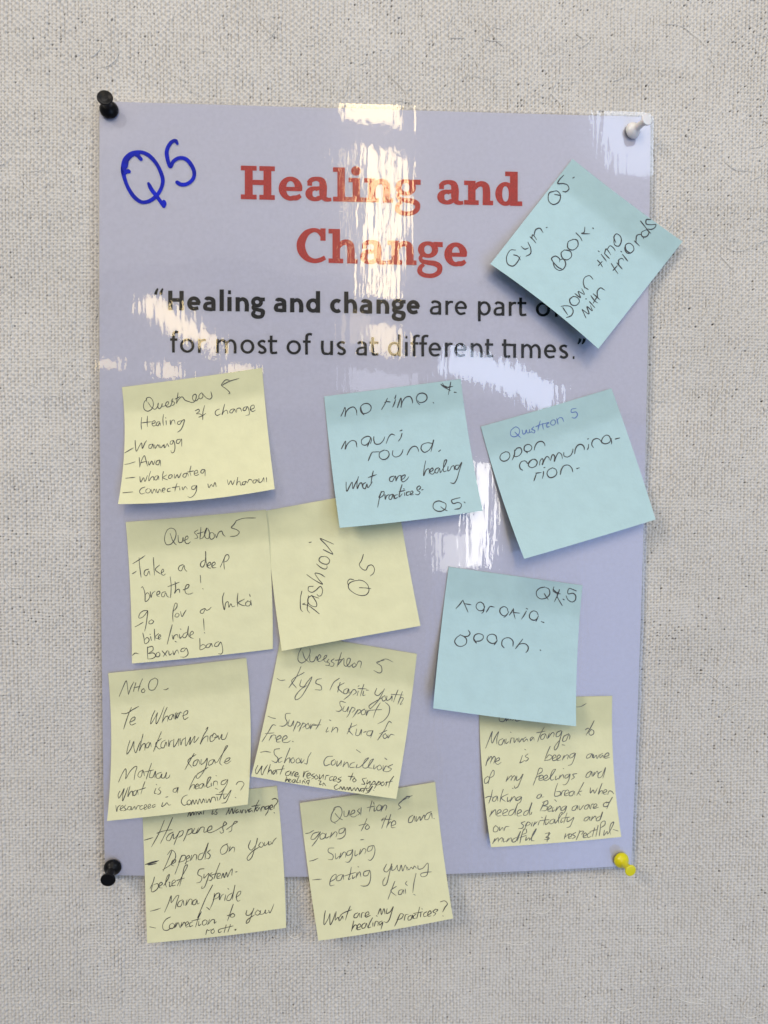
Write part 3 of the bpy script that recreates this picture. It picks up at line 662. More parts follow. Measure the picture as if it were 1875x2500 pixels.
T_OPEN_BLUE = """342 411 314 440 317 482 350 491 385 467 389 425 360 404 333 416 / 350 450 380 480 402 501 / 414 430 424 467 440 462 451 430 458 456 474 456 479 425 480 452 502 444 / 517 404 499 425 526 437 520 457 493 450 / 574 350 560 400 553 437 / 534 402 602 374 / 594 375 600 420 606 427 / 600 378 652 364 / 650 370 630 385 635 406 656 400 / 682 344 664 365 672 386 695 386 709 365 700 344 682 344 / 719 330 731 382 / 722 350 740 325 765 325 781 359 / 891 241 850 250 847 276 890 274 901 300 880 326 851 322"""
T_OPEN = """267 624 230 645 219 682 245 706 285 696 306 660 295 630 265 622 / 348 608 346 650 325 699 / 345 625 370 592 400 590 411 620 390 655 355 666 336 655 / 461 633 432 605 440 570 475 559 499 580 490 610 460 621 432 612 / 521 609 530 570 555 538 592 534 612 555 616 574
/ 419 786 398 772 392 740 410 710 442 704 466 726 492 700 / 507 689 475 715 471 747 500 763 535 747 546 710 525 690 503 690 / 567 741 575 700 592 683 599 700 592 737 608 698 632 665 650 675 653 697 / 664 701 680 652 692 650 702 672 698 708 714 664 737 631 760 645 769 684 / 781 630 784 660 815 669 845 650 859 620 862 598 / 877 641 885 595 910 562 942 561 961 585 962 607 / 999 559 998 585 987 607 / 988 513 1001 507 / 1042 586 1027 560 1040 520 1075 507 1100 520 1116 549 / 1196 522 1180 485 1155 477 1125 500 1114 535 1140 553 1180 542 1203 505 / 1195 510 1202 535 1201 557 / 1234 511 1276 501
/ 541 809 530 845 517 882 / 534 812 584 806 / 603 797 600 830 591 860 / 608 763 617 759 / 682 764 645 785 634 820 655 849 690 846 719 815 712 780 678 763 / 751 823 760 780 785 745 822 741 850 765 861 802 / 894 773 919 764"""

T_DEEP = """492 260 470 310 464 370 485 413 530 406 570 350 579 290 560 255 520 247 488 268 / 520 300 545 370 573 408 586 417 / 600 318 609 390 640 387 651 340 655 382 / 660 372 700 350 696 325 675 338 673 390 695 404 727 384 / 801 264 765 290 790 318 796 345 768 351 / 831 238 828 290 821 358 / 795 302 862 283 / 822 355 850 345 880 285 890 245 868 300 880 345 905 352 917 290 900 245 / 932 290 918 330 935 359 966 340 960 300 932 290 / 978 308 988 342 1010 292 1040 275 1056 310 1077 329
/ 1191 169 1165 210 1139 240 1190 260 1220 286 1195 320 1126 331 / 1188 171 1260 147 1387 143 / 141 606 200 570 267 523 / 205 545 210 620 226 747 / 136 709 180 681 / 302 660 265 675 257 715 280 729 305 680 316 722 / 350 543 355 630 361 724 / 412 619 370 665 427 713 / 430 700 455 680 448 660 432 680 434 712 455 723 474 707 / 652 614 615 630 604 665 630 679 655 630 661 623 668 660 690 686
/ 867 569 835 590 827 625 845 641 870 610 879 482 881 560 892 641 / 895 630 930 610 925 590 900 610 904 645 932 651 / 935 635 975 610 970 589 945 605 949 645 987 645 / 1028 640 1060 570 1085 520 1105 514 1117 540 1095 578 1058 591 / 1077 525 1064 590 1070 663 / 229 852 238 838 255 870 266 920 270 989 300 970 312 930 292 900 262 925 / 319 890 327 949 340 906 367 884 / 385 925 415 905 410 884 388 895 387 930 412 941 / 472 889 440 900 434 935 455 941 475 900 490 935 512 948 / 521 739 530 830 524 952 / 496 839 612 794 / 570 789 575 860 564 907 590 870 610 865 616 902
/ 650 871 700 850 711 820 690 818 670 860 679 905 720 913 752 899 / 825 723 830 802 / 849 859 856 863 / 163 1246 200 1227 247 1198 / 290 1079 245 1085 211 1115 204 1156 235 1151 275 1110 292 1085 285 1160 275 1230 261 1292 / 332 1174 308 1190 306 1212 335 1213 352 1190 330 1172 / 592 1011 575 1004 555 1060 546 1130 549 1196 / 590 1012 588 1045 556 1085 / 582 1109 568 1140 595 1146 611 1120 588 1105 / 624 1089 640 1142 660 1110 682 1074
/ 872 1059 835 1075 824 1100 850 1109 878 1062 886 1078 912 1070 937 1044 / 1066 899 1051 950 1054 1010 1069 1072 1084 1002 1105 990 1115 1048 1135 1010 1150 1042 1177 1034 / 1206 904 1200 970 1204 1042 / 1272 964 1212 1002 1270 1032 1284 1024 / 1307 985 1284 1005 1290 1031 1320 1031 1336 1000 1303 980 / 1336 975 1343 1030 / 1323 913 1332 942 / 243 1308 255 1360 266 1417 300 1397 306 1370 285 1354 260 1378 / 321 1344 330 1387 / 316 1320 321 1324 / 360 1268 362 1330 365 1387 / 402 1314 366 1350 407 1371 / 402 1361 425 1340 418 1324 402 1344 404 1370 428 1364 / 541 1223 515 1320 490 1422
/ 540 1328 550 1371 562 1335 592 1324 601 1357 / 614 1319 620 1362 642 1338 / 623 1267 633 1271 / 692 1299 655 1320 649 1350 670 1356 697 1310 706 1238 698 1300 712 1350 / 718 1336 756 1310 745 1289 724 1310 723 1350 756 1363 / 858 1163 865 1282 / 867 1304 873 1311 / 569 1391 587 1401 / 136 1536 165 1512 202 1519 / 292 1448 290 1510 294 1572 / 288 1456 340 1444 346 1480 300 1516 350 1510 373 1540 340 1566 293 1571 / 407 1500 380 1515 379 1546 405 1546 416 1520 400 1500 / 438 1489 487 1542 / 492 1487 448 1547
/ 505 1489 514 1532 542 1509 / 548 1489 558 1528 575 1495 592 1479 607 1517 / 667 1459 635 1470 629 1495 660 1491 682 1460 697 1490 701 1520 672 1550 623 1551 / 820 1363 822 1430 824 1477 860 1466 881 1445 855 1424 820 1446 / 927 1414 895 1425 884 1455 915 1451 937 1415 948 1448 / 1012 1394 980 1410 969 1440 1000 1441 1032 1400 1047 1440 1051 1500 1035 1521 1008 1516"""

T_FASHION = """383 961 370 1020 368 1080 374 1140 394 1161 / 552 1180 490 1130 440 1097 390 1086 414 1076 / 446 1003 440 1080 436 1140 460 1173 / 482 1001 448 1022 440 1060 470 1098 522 1109 526 1080 500 1030 475 1003 / 474 1003 515 1018 547 1028 / 492 914 450 918 446 955 480 972 520 950 562 915 582 950 570 1000 545 1008 528 990
/ 431 801 500 850 582 893 540 840 510 788 560 795 606 825 / 524 698 570 735 610 747 627 730 622 710 / 453 491 476 487 / 602 625 560 633 549 665 590 696 635 697 651 665 630 635 598 624 / 589 559 640 585 681 603 622 520 561 454 640 485 691 508
/ 942 855 890 862 838 888 834 930 880 975 940 1001 1000 997 1029 960 1020 905 980 865 928 851 / 884 851 845 845 824 872 832 912 / 938 927 1000 930 1050 937 / 976 606 960 660 937 707 970 750 1000 757 1025 715 1060 709 1083 745 1075 785 1043 814"""

T_KARAKIA = """1202 262 1150 275 1119 310 1125 355 1160 381 1215 373 1252 335 1246 285 1200 261 / 1199 329 1220 365 1240 391 / 1295 260 1288 300 1330 326 1362 331 / 1352 288 1330 350 1299 413 / 1288 284 1328 330 1330 360 1381 451 / 1300 310 1347 319 / 1387 384 1403 393 / 1522 301 1485 285 1450 277 1437 300 1440 330 1490 325 1516 350 1511 395 1480 413 1440 392 1418 348
/ 304 479 340 440 376 391 / 374 396 400 455 426 517 / 383 429 457 441 / 592 472 582 435 550 414 514 435 509 470 540 501 575 497 597 460 / 590 480 582 510 563 531 / 611 516 636 475 646 457 / 625 500 650 460 692 465 / 832 512 820 475 790 460 754 480 749 515 780 551 815 547 840 510 / 835 520 810 552 788 572 / 844 547 870 510 886 479 / 885 482 890 530 904 584 / 883 519 949 526 / 1017 504 995 545 966 587 / 1017 479 1032 486 / 1137 547 1122 515 1085 504 1054 530 1049 570 1080 596 1115 592 1140 555 / 1135 565 1122 592 1113 612 / 1168 611 1197 623
/ 430 701 446 730 430 756 395 763 343 744 / 352 744 305 780 291 815 320 856 365 861 406 835 410 790 378 758 / 503 827 484 790 495 750 535 734 577 750 579 780 550 806 498 811 / 489 789 513 832 / 717 792 707 755 670 739 629 755 619 790 650 826 690 832 724 795 / 722 805 705 828 689 850 / 791 877 769 850 775 800 810 777 850 779 881 810 881 862 / 980 789 945 835 906 887 / 930 852 965 835 1010 839 1036 870 1030 905 1011 926 / 1154 899 1166 904"""

T_NHOO = """174 427 212 335 248 264 260 330 270 408 / 270 408 295 335 328 272 / 347 284 330 345 321 377 / 416 243 388 310 371 374 / 324 336 397 321 / 432 345 407 360 407 382 430 386 441 362 428 345 / 547 234 500 260 479 310 489 355 530 359 566 310 573 255 543 232 / 636 354 660 356 687 339
/ 198 604 250 602 320 560 377 529 / 301 538 260 640 219 767 / 290 692 336 665 336 640 305 654 284 700 300 723 347 704 / 546 571 511 650 501 713 540 655 573 594 559 650 559 712 600 640 642 529 / 672 539 640 612 619 702 / 622 690 655 640 680 630 676 687 / 732 609 700 625 689 660 710 669 736 615 746 662 / 757 598 760 662 775 612 802 594 / 772 590 776 652 812 588 827 602 / 828 631 880 606 886 574 855 584 839 625 850 666 892 644
/ 286 883 262 960 254 1027 300 960 326 893 327 960 345 1012 375 940 397 888 / 422 818 402 900 384 992 412 932 440 914 440 987 / 482 899 455 925 454 960 475 956 496 905 507 952 / 612 793 572 890 529 1002 / 612 862 553 920 590 972 622 954 / 652 879 615 905 609 955 635 961 661 900 671 947 / 689 879 690 947 708 892 737 879 / 742 868 741 952 775 905 796 863 790 942 / 811 863 815 932 833 877 862 858 / 862 848 866 942 898 885 916 848 906 927 930 885 961 838 951 907 972 890 1002 848
/ 1072 770 1096 744 1085 775 1050 832 1015 922 1055 855 1092 838 1092 897 / 1152 819 1120 845 1124 896 1155 882 1182 830 1160 809 1138 852 / 1160 856 1192 849 1200 832 1212 872 1242 818 1240 872 1272 868 1303 798 / 952 1018 905 1100 855 1190 / 972 1028 888 1097 932 1167 / 987 1079 950 1105 944 1146 970 1141 997 1083 1012 1132 / 1026 1078 1025 1132 1060 1110 1088 1068 1076 1150 1042 1220 992 1277 974 1270 985 1235 1032 1204 1100 1160
/ 1152 1079 1110 1100 1104 1141 1140 1126 1162 1083 1172 1127 / 1150 1084 1185 1112 1222 1060 1262 1000 1301 938 1288 940 1250 1020 1220 1120 1242 1142 / 1263 1112 1312 1090 1326 1064 1290 1074 1269 1115 1290 1126 1337 1094 / 167 1317 205 1230 241 1178 246 1240 240 1282 288 1205 340 1154 357 1156 340 1220 329 1292 / 422 1189 380 1215 369 1255 395 1266 422 1198 437 1252 / 511 1118 485 1190 454 1287 / 438 1211 532 1189 / 502 1198 489 1266 520 1267 551 1203 545 1272 / 612 1214 570 1230 559 1270 590 1276 618 1230 612 1270 640 1272 666 1213 660 1277 690 1267 702 1238
/ 181 1409 164 1445 169 1484 203 1432 226 1383 211 1450 209 1512 240 1440 267 1368 / 287 1358 270 1420 264 1467 290 1420 310 1410 313 1462 / 347 1399 320 1420 324 1456 345 1446 361 1399 371 1447 / 442 1310 420 1370 399 1442 / 368 1401 452 1374 / 556 1379 540 1431 562 1436 / 559 1339 567 1346 / 602 1369 584 1390 606 1415 590 1441 568 1441 / 777 1374 740 1390 734 1415 760 1421 781 1378 787 1369 776 1432 / 967 1248 925 1330 899 1402 / 904 1388 935 1345 956 1344 951 1387 / 965 1371 996 1350 991 1334 970 1349 969 1386 1002 1380 / 1042 1329 1010 1345 1004 1376 1030 1376 1051 1333 1056 1372 / 1070 1361 1110 1300 1126 1264 1105 1269 1084 1330 1089 1371 1122 1359 / 1130 1324 1130 1362 / 1179 1247 1189 1253
/ 1150 1357 1160 1310 1190 1309 1196 1347 / 1287 1289 1240 1310 1234 1341 1270 1336 1302 1288 1291 1340 1240 1411 1213 1426 / 1172 1380 1200 1392 / 1389 1341 1410 1315 1450 1311 1471 1335 1450 1375 1434 1402 / 1379 1474 1389 1481
/ 139 1558 149 1622 160 1575 187 1554 / 180 1601 216 1575 210 1559 190 1575 189 1611 212 1612 / 242 1554 224 1580 246 1600 218 1616 / 255 1601 275 1569 296 1575 285 1606 263 1600 / 300 1569 304 1606 335 1570 341 1602 / 350 1597 365 1564 387 1559 / 417 1559 390 1570 394 1601 427 1589 / 430 1591 461 1565 450 1549 434 1565 439 1601 465 1590 / 470 1581 501 1560 495 1544 475 1560 479 1591 512 1574 / 547 1549 520 1560 524 1581 552 1564 / 626 1528 617 1571 650 1552 670 1530 690 1556 712 1549 / 654 1474 682 1467
/ 882 1449 840 1470 819 1520 845 1556 892 1539 / 902 1499 880 1520 884 1551 910 1546 921 1515 900 1499 / 925 1552 940 1500 955 1546 975 1500 990 1547 1010 1490 1030 1536 1050 1490 1065 1532 / 1075 1489 1084 1531 1110 1490 1120 1527 1140 1475 1165 1474 1176 1512 / 1190 1469 1200 1512 / 1272 1373 1240 1440 1214 1502 / 1178 1446 1302 1439 / 1260 1449 1264 1491 1300 1450 1337 1398 1310 1470 1280 1526 1238 1536"""

T_KYS = """511 84 485 140 484 200 515 221 565 186 593 120 590 84 / 524 118 545 180 587 217 / 590 148 594 207 625 206 651 160 655 202 / 665 191 691 165 681 144 661 170 669 206 702 200 / 702 196 738 172 745 150 728 156 718 190 735 212 760 205 / 765 186 748 212 772 224 762 244 732 240 / 812 182 786 205 812 225 800 251 768 246 / 882 123 860 190 839 257 / 823 196 892 189 / 850 237 878 202 902 178 906 238 925 251 956 215 961 180 940 179 929 220 946 256 982 234
/ 1002 219 980 240 989 261 1016 241 1000 219 / 1019 242 1040 204 1062 209 1056 267 / 1274 196 1204 216 1246 250 1251 300 1230 313 1178 289 / 1214 216 1288 184 1357 213 / 288 364 320 381 362 377 / 509 253 470 340 396 450 / 537 308 423 385 467 452 / 511 374 499 430 530 441 570 390 610 348 562 450 500 541 459 559 454 535 500 470 562 428 / 697 364 655 375 644 405 691 430 696 466 638 466 / 862 361 810 400 774 472
/ 869 399 845 490 / 907 403 848 445 897 502 / 937 454 905 470 904 501 930 501 946 459 951 502 / 987 464 960 510 903 557 / 958 497 1000 464 1017 490 983 517 / 1036 479 1024 522 / 1034 436 1046 429 / 1087 418 1070 470 1054 527 / 1033 456 1112 459 / 1085 479 1079 521 1102 514 / 1109 470 1132 472 / 1206 453 1189 505 1215 521 1262 478 / 1277 458 1230 550 1170 621 1144 641 1134 620 1200 570 1262 538 / 1282 519 1254 540 1264 571 1291 555 1278 519
/ 1300 524 1299 566 1330 551 1346 523 1345 572 / 1402 468 1380 520 1359 582 / 1338 509 1452 516 / 1442 483 1420 545 1399 602 / 1404 582 1430 540 1451 544 1422 604 1442 594 / 917 584 870 574 869 610 886 640 860 666 830 662 / 906 618 894 661 920 666 946 623 935 672 / 977 628 950 690 929 722 / 953 672 985 629 1006 645 978 677 / 1032 648 1000 700 984 722 / 1008 692 1045 649 1061 665 1028 692 / 1092 644 1065 665 1069 696 1095 691 1101 660 1088 644 / 1116 653 1110 702 1130 660 1162 654 / 1237 588 1200 650 1174 722 / 1148 656 1252 649 / 1285 583 1321 620 1316 690 1270 751 1213 781
/ 205 711 240 725 277 733 / 412 684 370 689 364 725 381 770 350 801 310 801 / 401 743 389 796 415 801 441 753 435 802 / 476 758 435 852 / 448 812 480 764 501 780 473 812 / 527 768 489 852 / 498 822 535 774 551 790 523 817 / 577 774 550 800 559 826 586 810 573 774 / 600 783 595 827 620 784 652 790 / 692 738 670 790 644 832 / 618 796 692 789 / 756 813 739 857 767 844 / 768 744 787 753 / 789 857 805 808 / 793 847 830 814 846 825 840 862 / 976 773 955 830 931 877 / 1022 789 948 831 987 886 / 1021 828 1014 886 1040 886 1066 833 1060 882
/ 1083 860 1112 850 / 1167 844 1125 850 1114 880 1145 891 1171 843 1149 912 / 1342 772 1322 758 1275 840 1213 932 / 1233 871 1302 839 / 1287 869 1264 890 1274 916 1301 900 1283 869 / 1310 878 1310 912 1335 879 1367 884 / 277 796 252 789 205 860 148 947 / 178 871 262 864 / 236 888 213 937 / 223 917 250 884 276 889 270 922 / 280 932 326 905 316 889 290 904 284 946 320 946 / 335 937 381 905 371 889 345 904 339 946 385 951 412 934 / 429 941 439 947
/ 135 1043 180 1035 230 1043 / 312 1009 265 1019 264 1060 296 1100 280 1136 238 1120 / 332 1089 305 1105 304 1136 337 1124 / 407 1003 375 1080 354 1142 380 1105 405 1094 400 1142 / 437 1089 414 1115 424 1141 451 1125 438 1094 / 487 1094 464 1115 469 1141 501 1130 488 1094 / 510 1099 510 1142 540 1110 / 602 1043 575 1090 559 1151 538 1141 / 802 1079 750 1084 719 1130 730 1166 782 1149 / 817 1109 789 1130 794 1161 821 1150 825 1118 / 841 1123 839 1171 870 1140 881 1118 875 1167 / 895 1177 910 1128 / 903 1162 935 1134 946 1182
/ 1002 1134 965 1150 959 1181 1002 1180 / 1026 1153 1014 1187 / 1018 1019 1057 1046 / 1020 1187 1050 1178 1110 1120 1131 1094 1100 1110 1079 1181 1112 1187 1160 1130 1176 1104 1150 1119 1129 1181 1167 1190 / 1181 1158 1179 1197 1212 1169 / 1232 1159 1209 1180 1220 1206 1251 1190 1238 1159 / 1265 1163 1265 1212 1290 1169 1312 1175 / 1278 1094 1302 1113 / 1352 1154 1310 1179 1341 1195 1310 1221 1263 1215"""
T_KYS2 = """111 1163 90 1210 99 1242 130 1200 151 1168 141 1215 149 1252 175 1200 202 1158 / 227 1153 199 1247 / 203 1232 230 1204 241 1247 / 277 1204 250 1220 254 1246 281 1213 286 1247 / 347 1163 314 1252 / 278 1206 357 1194 / 402 1214 370 1230 369 1256 400 1251 416 1218 416 1257 / 425 1262 440 1224 457 1219 / 445 1256 481 1245 475 1229 455 1239 454 1266 482 1265 / 537 1218 529 1272 550 1224 582 1214 / 560 1266 596 1245 590 1234 565 1244 569 1281 597 1274 / 632 1239 604 1255 631 1270 603 1291 / 652 1249 634 1270 644 1291 666 1275 648 1249
/ 680 1248 679 1291 705 1260 716 1248 710 1292 / 729 1297 740 1259 767 1254 / 802 1264 775 1275 774 1301 802 1295 / 805 1302 836 1280 825 1264 810 1279 809 1306 837 1305 / 882 1269 849 1290 876 1300 850 1321 838 1310 / 987 1233 959 1302 / 943 1264 1007 1271 / 1002 1279 984 1300 994 1316 1016 1300 998 1279 / 1112 1279 1074 1290 1086 1315 1095 1336 1063 1335 / 1121 1298 1114 1336 1145 1310 1140 1342 / 1177 1308 1134 1372 / 1148 1342 1185 1309 1191 1330 1158 1342 / 1222 1308 1184 1377 / 1193 1342 1235 1314 1236 1335 1203 1347 / 1267 1314 1244 1330 1254 1351 1276 1335 1263 1314 / 1289 1352 1300 1308 / 1362 1263 1330 1310 1314 1367 / 1288 1321 1352 1309
/ 377 1268 364 1312 385 1289 391 1317 / 395 1306 416 1295 400 1289 399 1316 420 1316 / 447 1289 424 1310 444 1321 456 1293 455 1322 / 492 1258 469 1321 492 1320 / 500 1298 500 1327 / 543 1289 551 1296 / 519 1332 530 1304 551 1332 / 587 1299 559 1310 574 1331 586 1303 573 1347 / 691 1308 679 1341 702 1335 / 709 1352 715 1324 737 1352 / 668 1304 697 1308 / 842 1339 814 1360 829 1386 857 1374 / 860 1382 875 1359 890 1386 905 1359 915 1391 935 1364 945 1391 960 1364 975 1396 1000 1369 1010 1396 1030 1369 1047 1402 1060 1375 1062 1402 1087 1385 / 1112 1348 1079 1412 / 1063 1376 1132 1374 / 1110 1378 1120 1401 1150 1375 1167 1353 1130 1411 1098 1421 / 1174 1391 1183 1395"""

T_HAPPY = """515 234 540 178 546 226 573 178 581 218 602 172 / 605 217 615 189 630 199 636 217 / 640 212 655 189 670 212 / 691 148 684 212 / 785 168 775 211 802 194 / 832 154 814 180 831 195 815 213 798 205 / 960 148 924 217 / 955 148 961 206 990 148 1001 202 1027 138 / 1052 159 1030 175 1034 196 1060 180 1066 197 / 1080 163 1085 197 / 1095 197 1105 164 1122 164 / 1130 163 1134 196 1160 159 1166 192 / 1192 149 1170 165 1174 186 1200 169 1212 186 / 1277 58 1250 110 1224 187 / 1198 126 1292 109 / 1267 129 1244 150 1255 176 1281 138 1291 162 / 1295 177 1310 134 1331 129 1336 162 / 1377 119 1344 135 1344 156 1370 146 1386 118 1370 180 1343 222 / 1388 151 1421 130 1415 109 1395 124 1399 161 1422 154
/ 1416 51 1450 41 1476 65 1460 100 1439 122 1435 152 / 1437 189 1443 199"""
T_HAPPY2 = """53 486 90 475 147 457 / 267 273 215 400 129 560 / 357 243 300 370 224 522 / 188 411 270 385 352 374 / 362 399 310 430 289 480 320 491 362 418 366 470 387 459 430 392 / 430 388 400 460 369 537 / 400 460 430 399 466 384 461 425 418 456 / 522 368 500 430 469 497 / 500 430 525 379 561 364 556 405 513 431 / 591 358 569 411 602 410 632 353 / 610 412 625 398 660 349 691 349 690 402 720 391 771 365 771 334 745 344 724 390 750 406 800 390 870 350 931 310 912 289 889 350 896 400 870 411 858 389 / 930 372 1000 320 1047 289 1022 286 988 342 984 382 953 401
/ 347 598 310 690 254 817 / 250 802 340 740 386 670 381 620 345 591 298 642 / 350 741 386 715 386 694 355 704 344 750 372 761 / 452 648 420 740 379 852 / 418 722 460 649 491 650 481 700 428 721 / 500 691 536 665 531 649 505 664 504 711 537 704 / 504 712 488 742 / 545 702 560 643 / 555 692 590 639 611 645 605 697 / 682 619 640 640 629 690 660 691 702 600 736 513 711 610 700 692 / 757 589 729 615 756 645 740 681 713 680 / 942 524 890 550 864 600 880 636 925 616 946 560 928 524 / 955 612 970 548 / 960 602 1000 559 1016 570 1010 612
/ 1186 488 1164 560 1190 591 1240 540 1260 463 1230 580 1190 681 1160 701 1149 680 1200 610 1290 552 / 1292 509 1274 545 1300 561 1326 530 1303 504 / 1335 508 1334 546 1370 520 1381 498 1380 536 1410 522 / 1400 498 1414 526 1430 495 1463 459 / 162 878 145 940 114 1003 / 140 965 130 1032 150 1036 201 990 196 950 148 962 / 215 977 246 950 236 934 215 949 214 991 247 995 / 260 972 310 890 321 849 300 869 279 950 290 987 / 325 929 324 981 352 959 / 316 934 323 941 / 350 952 386 925 376 909 350 929 354 971 387 964 / 405 972 450 880 505 780 513 748 489 758 460 860 429 977 / 398 916 482 889
/ 692 789 640 799 624 850 666 880 650 931 608 941 / 691 848 689 891 720 860 742 838 721 920 690 991 664 1001 669 973 / 777 829 749 860 781 885 760 916 738 910 / 860 728 830 800 794 902 / 758 861 847 834 / 830 882 866 855 861 839 835 849 829 891 862 890 / 873 892 895 838 905 886 930 828 940 877 962 830 990 790 985 862 / 1026 826 1047 821 / 116 1243 170 1230 230 1209 / 269 1254 310 1160 341 1078 341 1150 398 1080 421 1074 401 1140 384 1217 / 462 1119 420 1145 409 1190 440 1191 467 1128 476 1182 / 495 1182 510 1118 / 503 1172 540 1114 561 1119 555 1177 / 607 1114 575 1135 569 1171 595 1171 616 1123 621 1166 642 1154
/ 782 963 710 1100 659 1220 618 1318 / 802 1053 790 1130 754 1217 / 788 1122 820 1059 851 1049 846 1090 798 1116 / 716 1199 752 1229 / 861 1058 855 1122 880 1074 902 1059 / 921 1068 909 1132 / 943 999 956 1011 / 987 1049 945 1080 934 1126 965 1126 1000 1048 1021 963 1001 1060 994 1122 / 1030 1097 1076 1060 1081 1029 1055 1039 1034 1090 1050 1136 1077 1124 / 110 1409 177 1423 / 332 1304 285 1330 249 1390 260 1441 300 1446 342 1419 / 357 1369 325 1390 324 1426 355 1426 376 1390 353 1369 / 375 1422 395 1363 / 385 1412 415 1364 431 1417 / 440 1417 455 1358 / 450 1402 480 1359 496 1407 / 495 1397 526 1370 515 1354 495 1369 499 1411 527 1404
/ 572 1354 540 1370 539 1406 572 1394 / 662 1248 625 1330 599 1412 / 558 1346 652 1324 / 662 1248 632 1300 622 1340 / 635 1348 634 1396 662 1379 / 702 1334 674 1355 680 1391 710 1381 721 1345 698 1334 / 729 1387 750 1328 / 740 1377 775 1334 801 1334 800 1372 822 1354 / 1002 1168 970 1260 939 1347 / 938 1291 1012 1264 / 987 1269 969 1300 1000 1306 1019 1285 988 1264 / 1146 1233 1139 1281 1170 1286 1210 1240 1222 1208 1190 1300 1165 1361 1140 1371 1149 1340 1232 1279 / 1262 1229 1234 1265 1260 1286 1291 1255 1263 1229 / 1295 1233 1289 1276 1330 1265 1346 1228 1345 1266 1377 1254 / 1380 1233 1390 1262 1410 1230 1436 1163
/ 709 1492 725 1439 740 1450 767 1434 / 792 1429 764 1455 775 1481 801 1460 788 1429 / 872 1429 844 1445 849 1471 877 1459 / 927 1388 904 1472 / 868 1431 1002 1399 / 972 1383 944 1467 / 1012 1439 1032 1435 1018 1451"""
T_DASH = "65 746 130 722 207 704 / 88 744 192 712 / 98 750 182 733"

T_SING = """397 300 365 350 357 416 385 436 440 401 466 330 445 284 395 289 378 312 / 398 348 440 395 472 411 / 485 323 489 376 515 376 536 318 535 372 / 545 362 591 335 585 314 560 329 554 376 590 381 612 364 / 637 299 619 325 641 345 618 366 / 655 288 650 367 / 762 223 734 332 / 713 291 792 274 / 785 288 784 327 812 304 / 776 234 783 262 / 832 264 809 290 819 321 851 305 851 270 828 262 / 850 327 870 268 / 858 312 890 264 906 274 895 317 / 1102 198 1055 225 1024 260 1046 290 1018 309 / 1030 252 1090 194 1162 171 / 1098 179 1137 181 1113 202
/ 106 546 140 540 187 514 / 237 529 180 549 159 600 190 601 240 545 252 528 222 600 168 672 / 277 539 249 565 254 601 290 591 301 555 273 540 / 310 543 304 591 342 574 / 345 592 365 533 / 353 577 400 529 416 540 405 582 / 487 489 440 509 439 546 480 531 496 493 496 560 455 596 418 599 / 394 444 403 449 / 712 398 685 460 654 522 / 633 466 712 449 / 722 454 694 490 710 506 736 485 718 454 / 907 368 880 430 857 497 / 857 422 875 394 902 401 / 947 358 904 492 / 908 472 945 429 956 462 / 950 472 996 450 985 419 960 434 954 486 992 485 / 853 411 952 404
/ 1167 364 1130 390 1124 436 1155 431 1181 373 1186 427 / 1200 378 1199 427 1235 378 1240 417 1277 363 1282 402 / 1347 329 1300 355 1284 406 1315 406 1347 343 1356 397 / 1371 397 1381 401 / 143 819 185 810 230 789 / 387 689 335 694 329 725 376 760 370 801 328 803 / 400 743 405 797 437 769 / 439 792 455 733 / 448 782 485 729 501 735 500 782 / 562 709 520 725 514 761 550 751 571 703 560 790 525 831 498 825 / 595 713 595 767 622 749 / 648 609 682 604 / 634 757 650 698 / 643 747 680 694 701 705 690 747 / 767 664 725 680 719 721 755 711 776 663 791 700 776 775 745 811 723 805
/ 173 1004 267 996 / 348 1022 400 990 406 949 375 964 349 1010 349 1061 392 1054 / 462 949 420 970 414 1011 450 1006 476 953 481 1002 / 557 878 545 950 530 1002 552 990 / 488 966 602 929 / 570 958 570 992 597 969 / 623 874 633 878 / 604 987 615 928 / 608 972 640 924 651 972 / 737 909 685 925 679 961 715 961 741 913 746 1000 720 1056 680 1066 648 1060 / 905 848 879 910 905 926 950 870 957 843 931 950 900 1051 875 1061 869 1020 892 979 / 960 868 959 911 990 896 1011 858 1015 902 1030 917 1050 858 1065 917 1090 858 1110 912 / 1110 878 1125 906 1150 878 1165 896 1180 868 1202 890 / 1215 863 1219 896 1260 891 1312 838 1316 900 1300 961 1250 971 1244 945 1290 930 1352 924
/ 987 1018 955 1100 919 1197 / 1002 1068 948 1111 1002 1162 / 1062 1099 1030 1110 1024 1146 1050 1146 1071 1103 1076 1142 / 1090 1093 1095 1142 / 1108 1016 1092 1040 1112 1062 / 1197 938 1175 1040 1164 1132 / 1173 1147 1192 1156"""
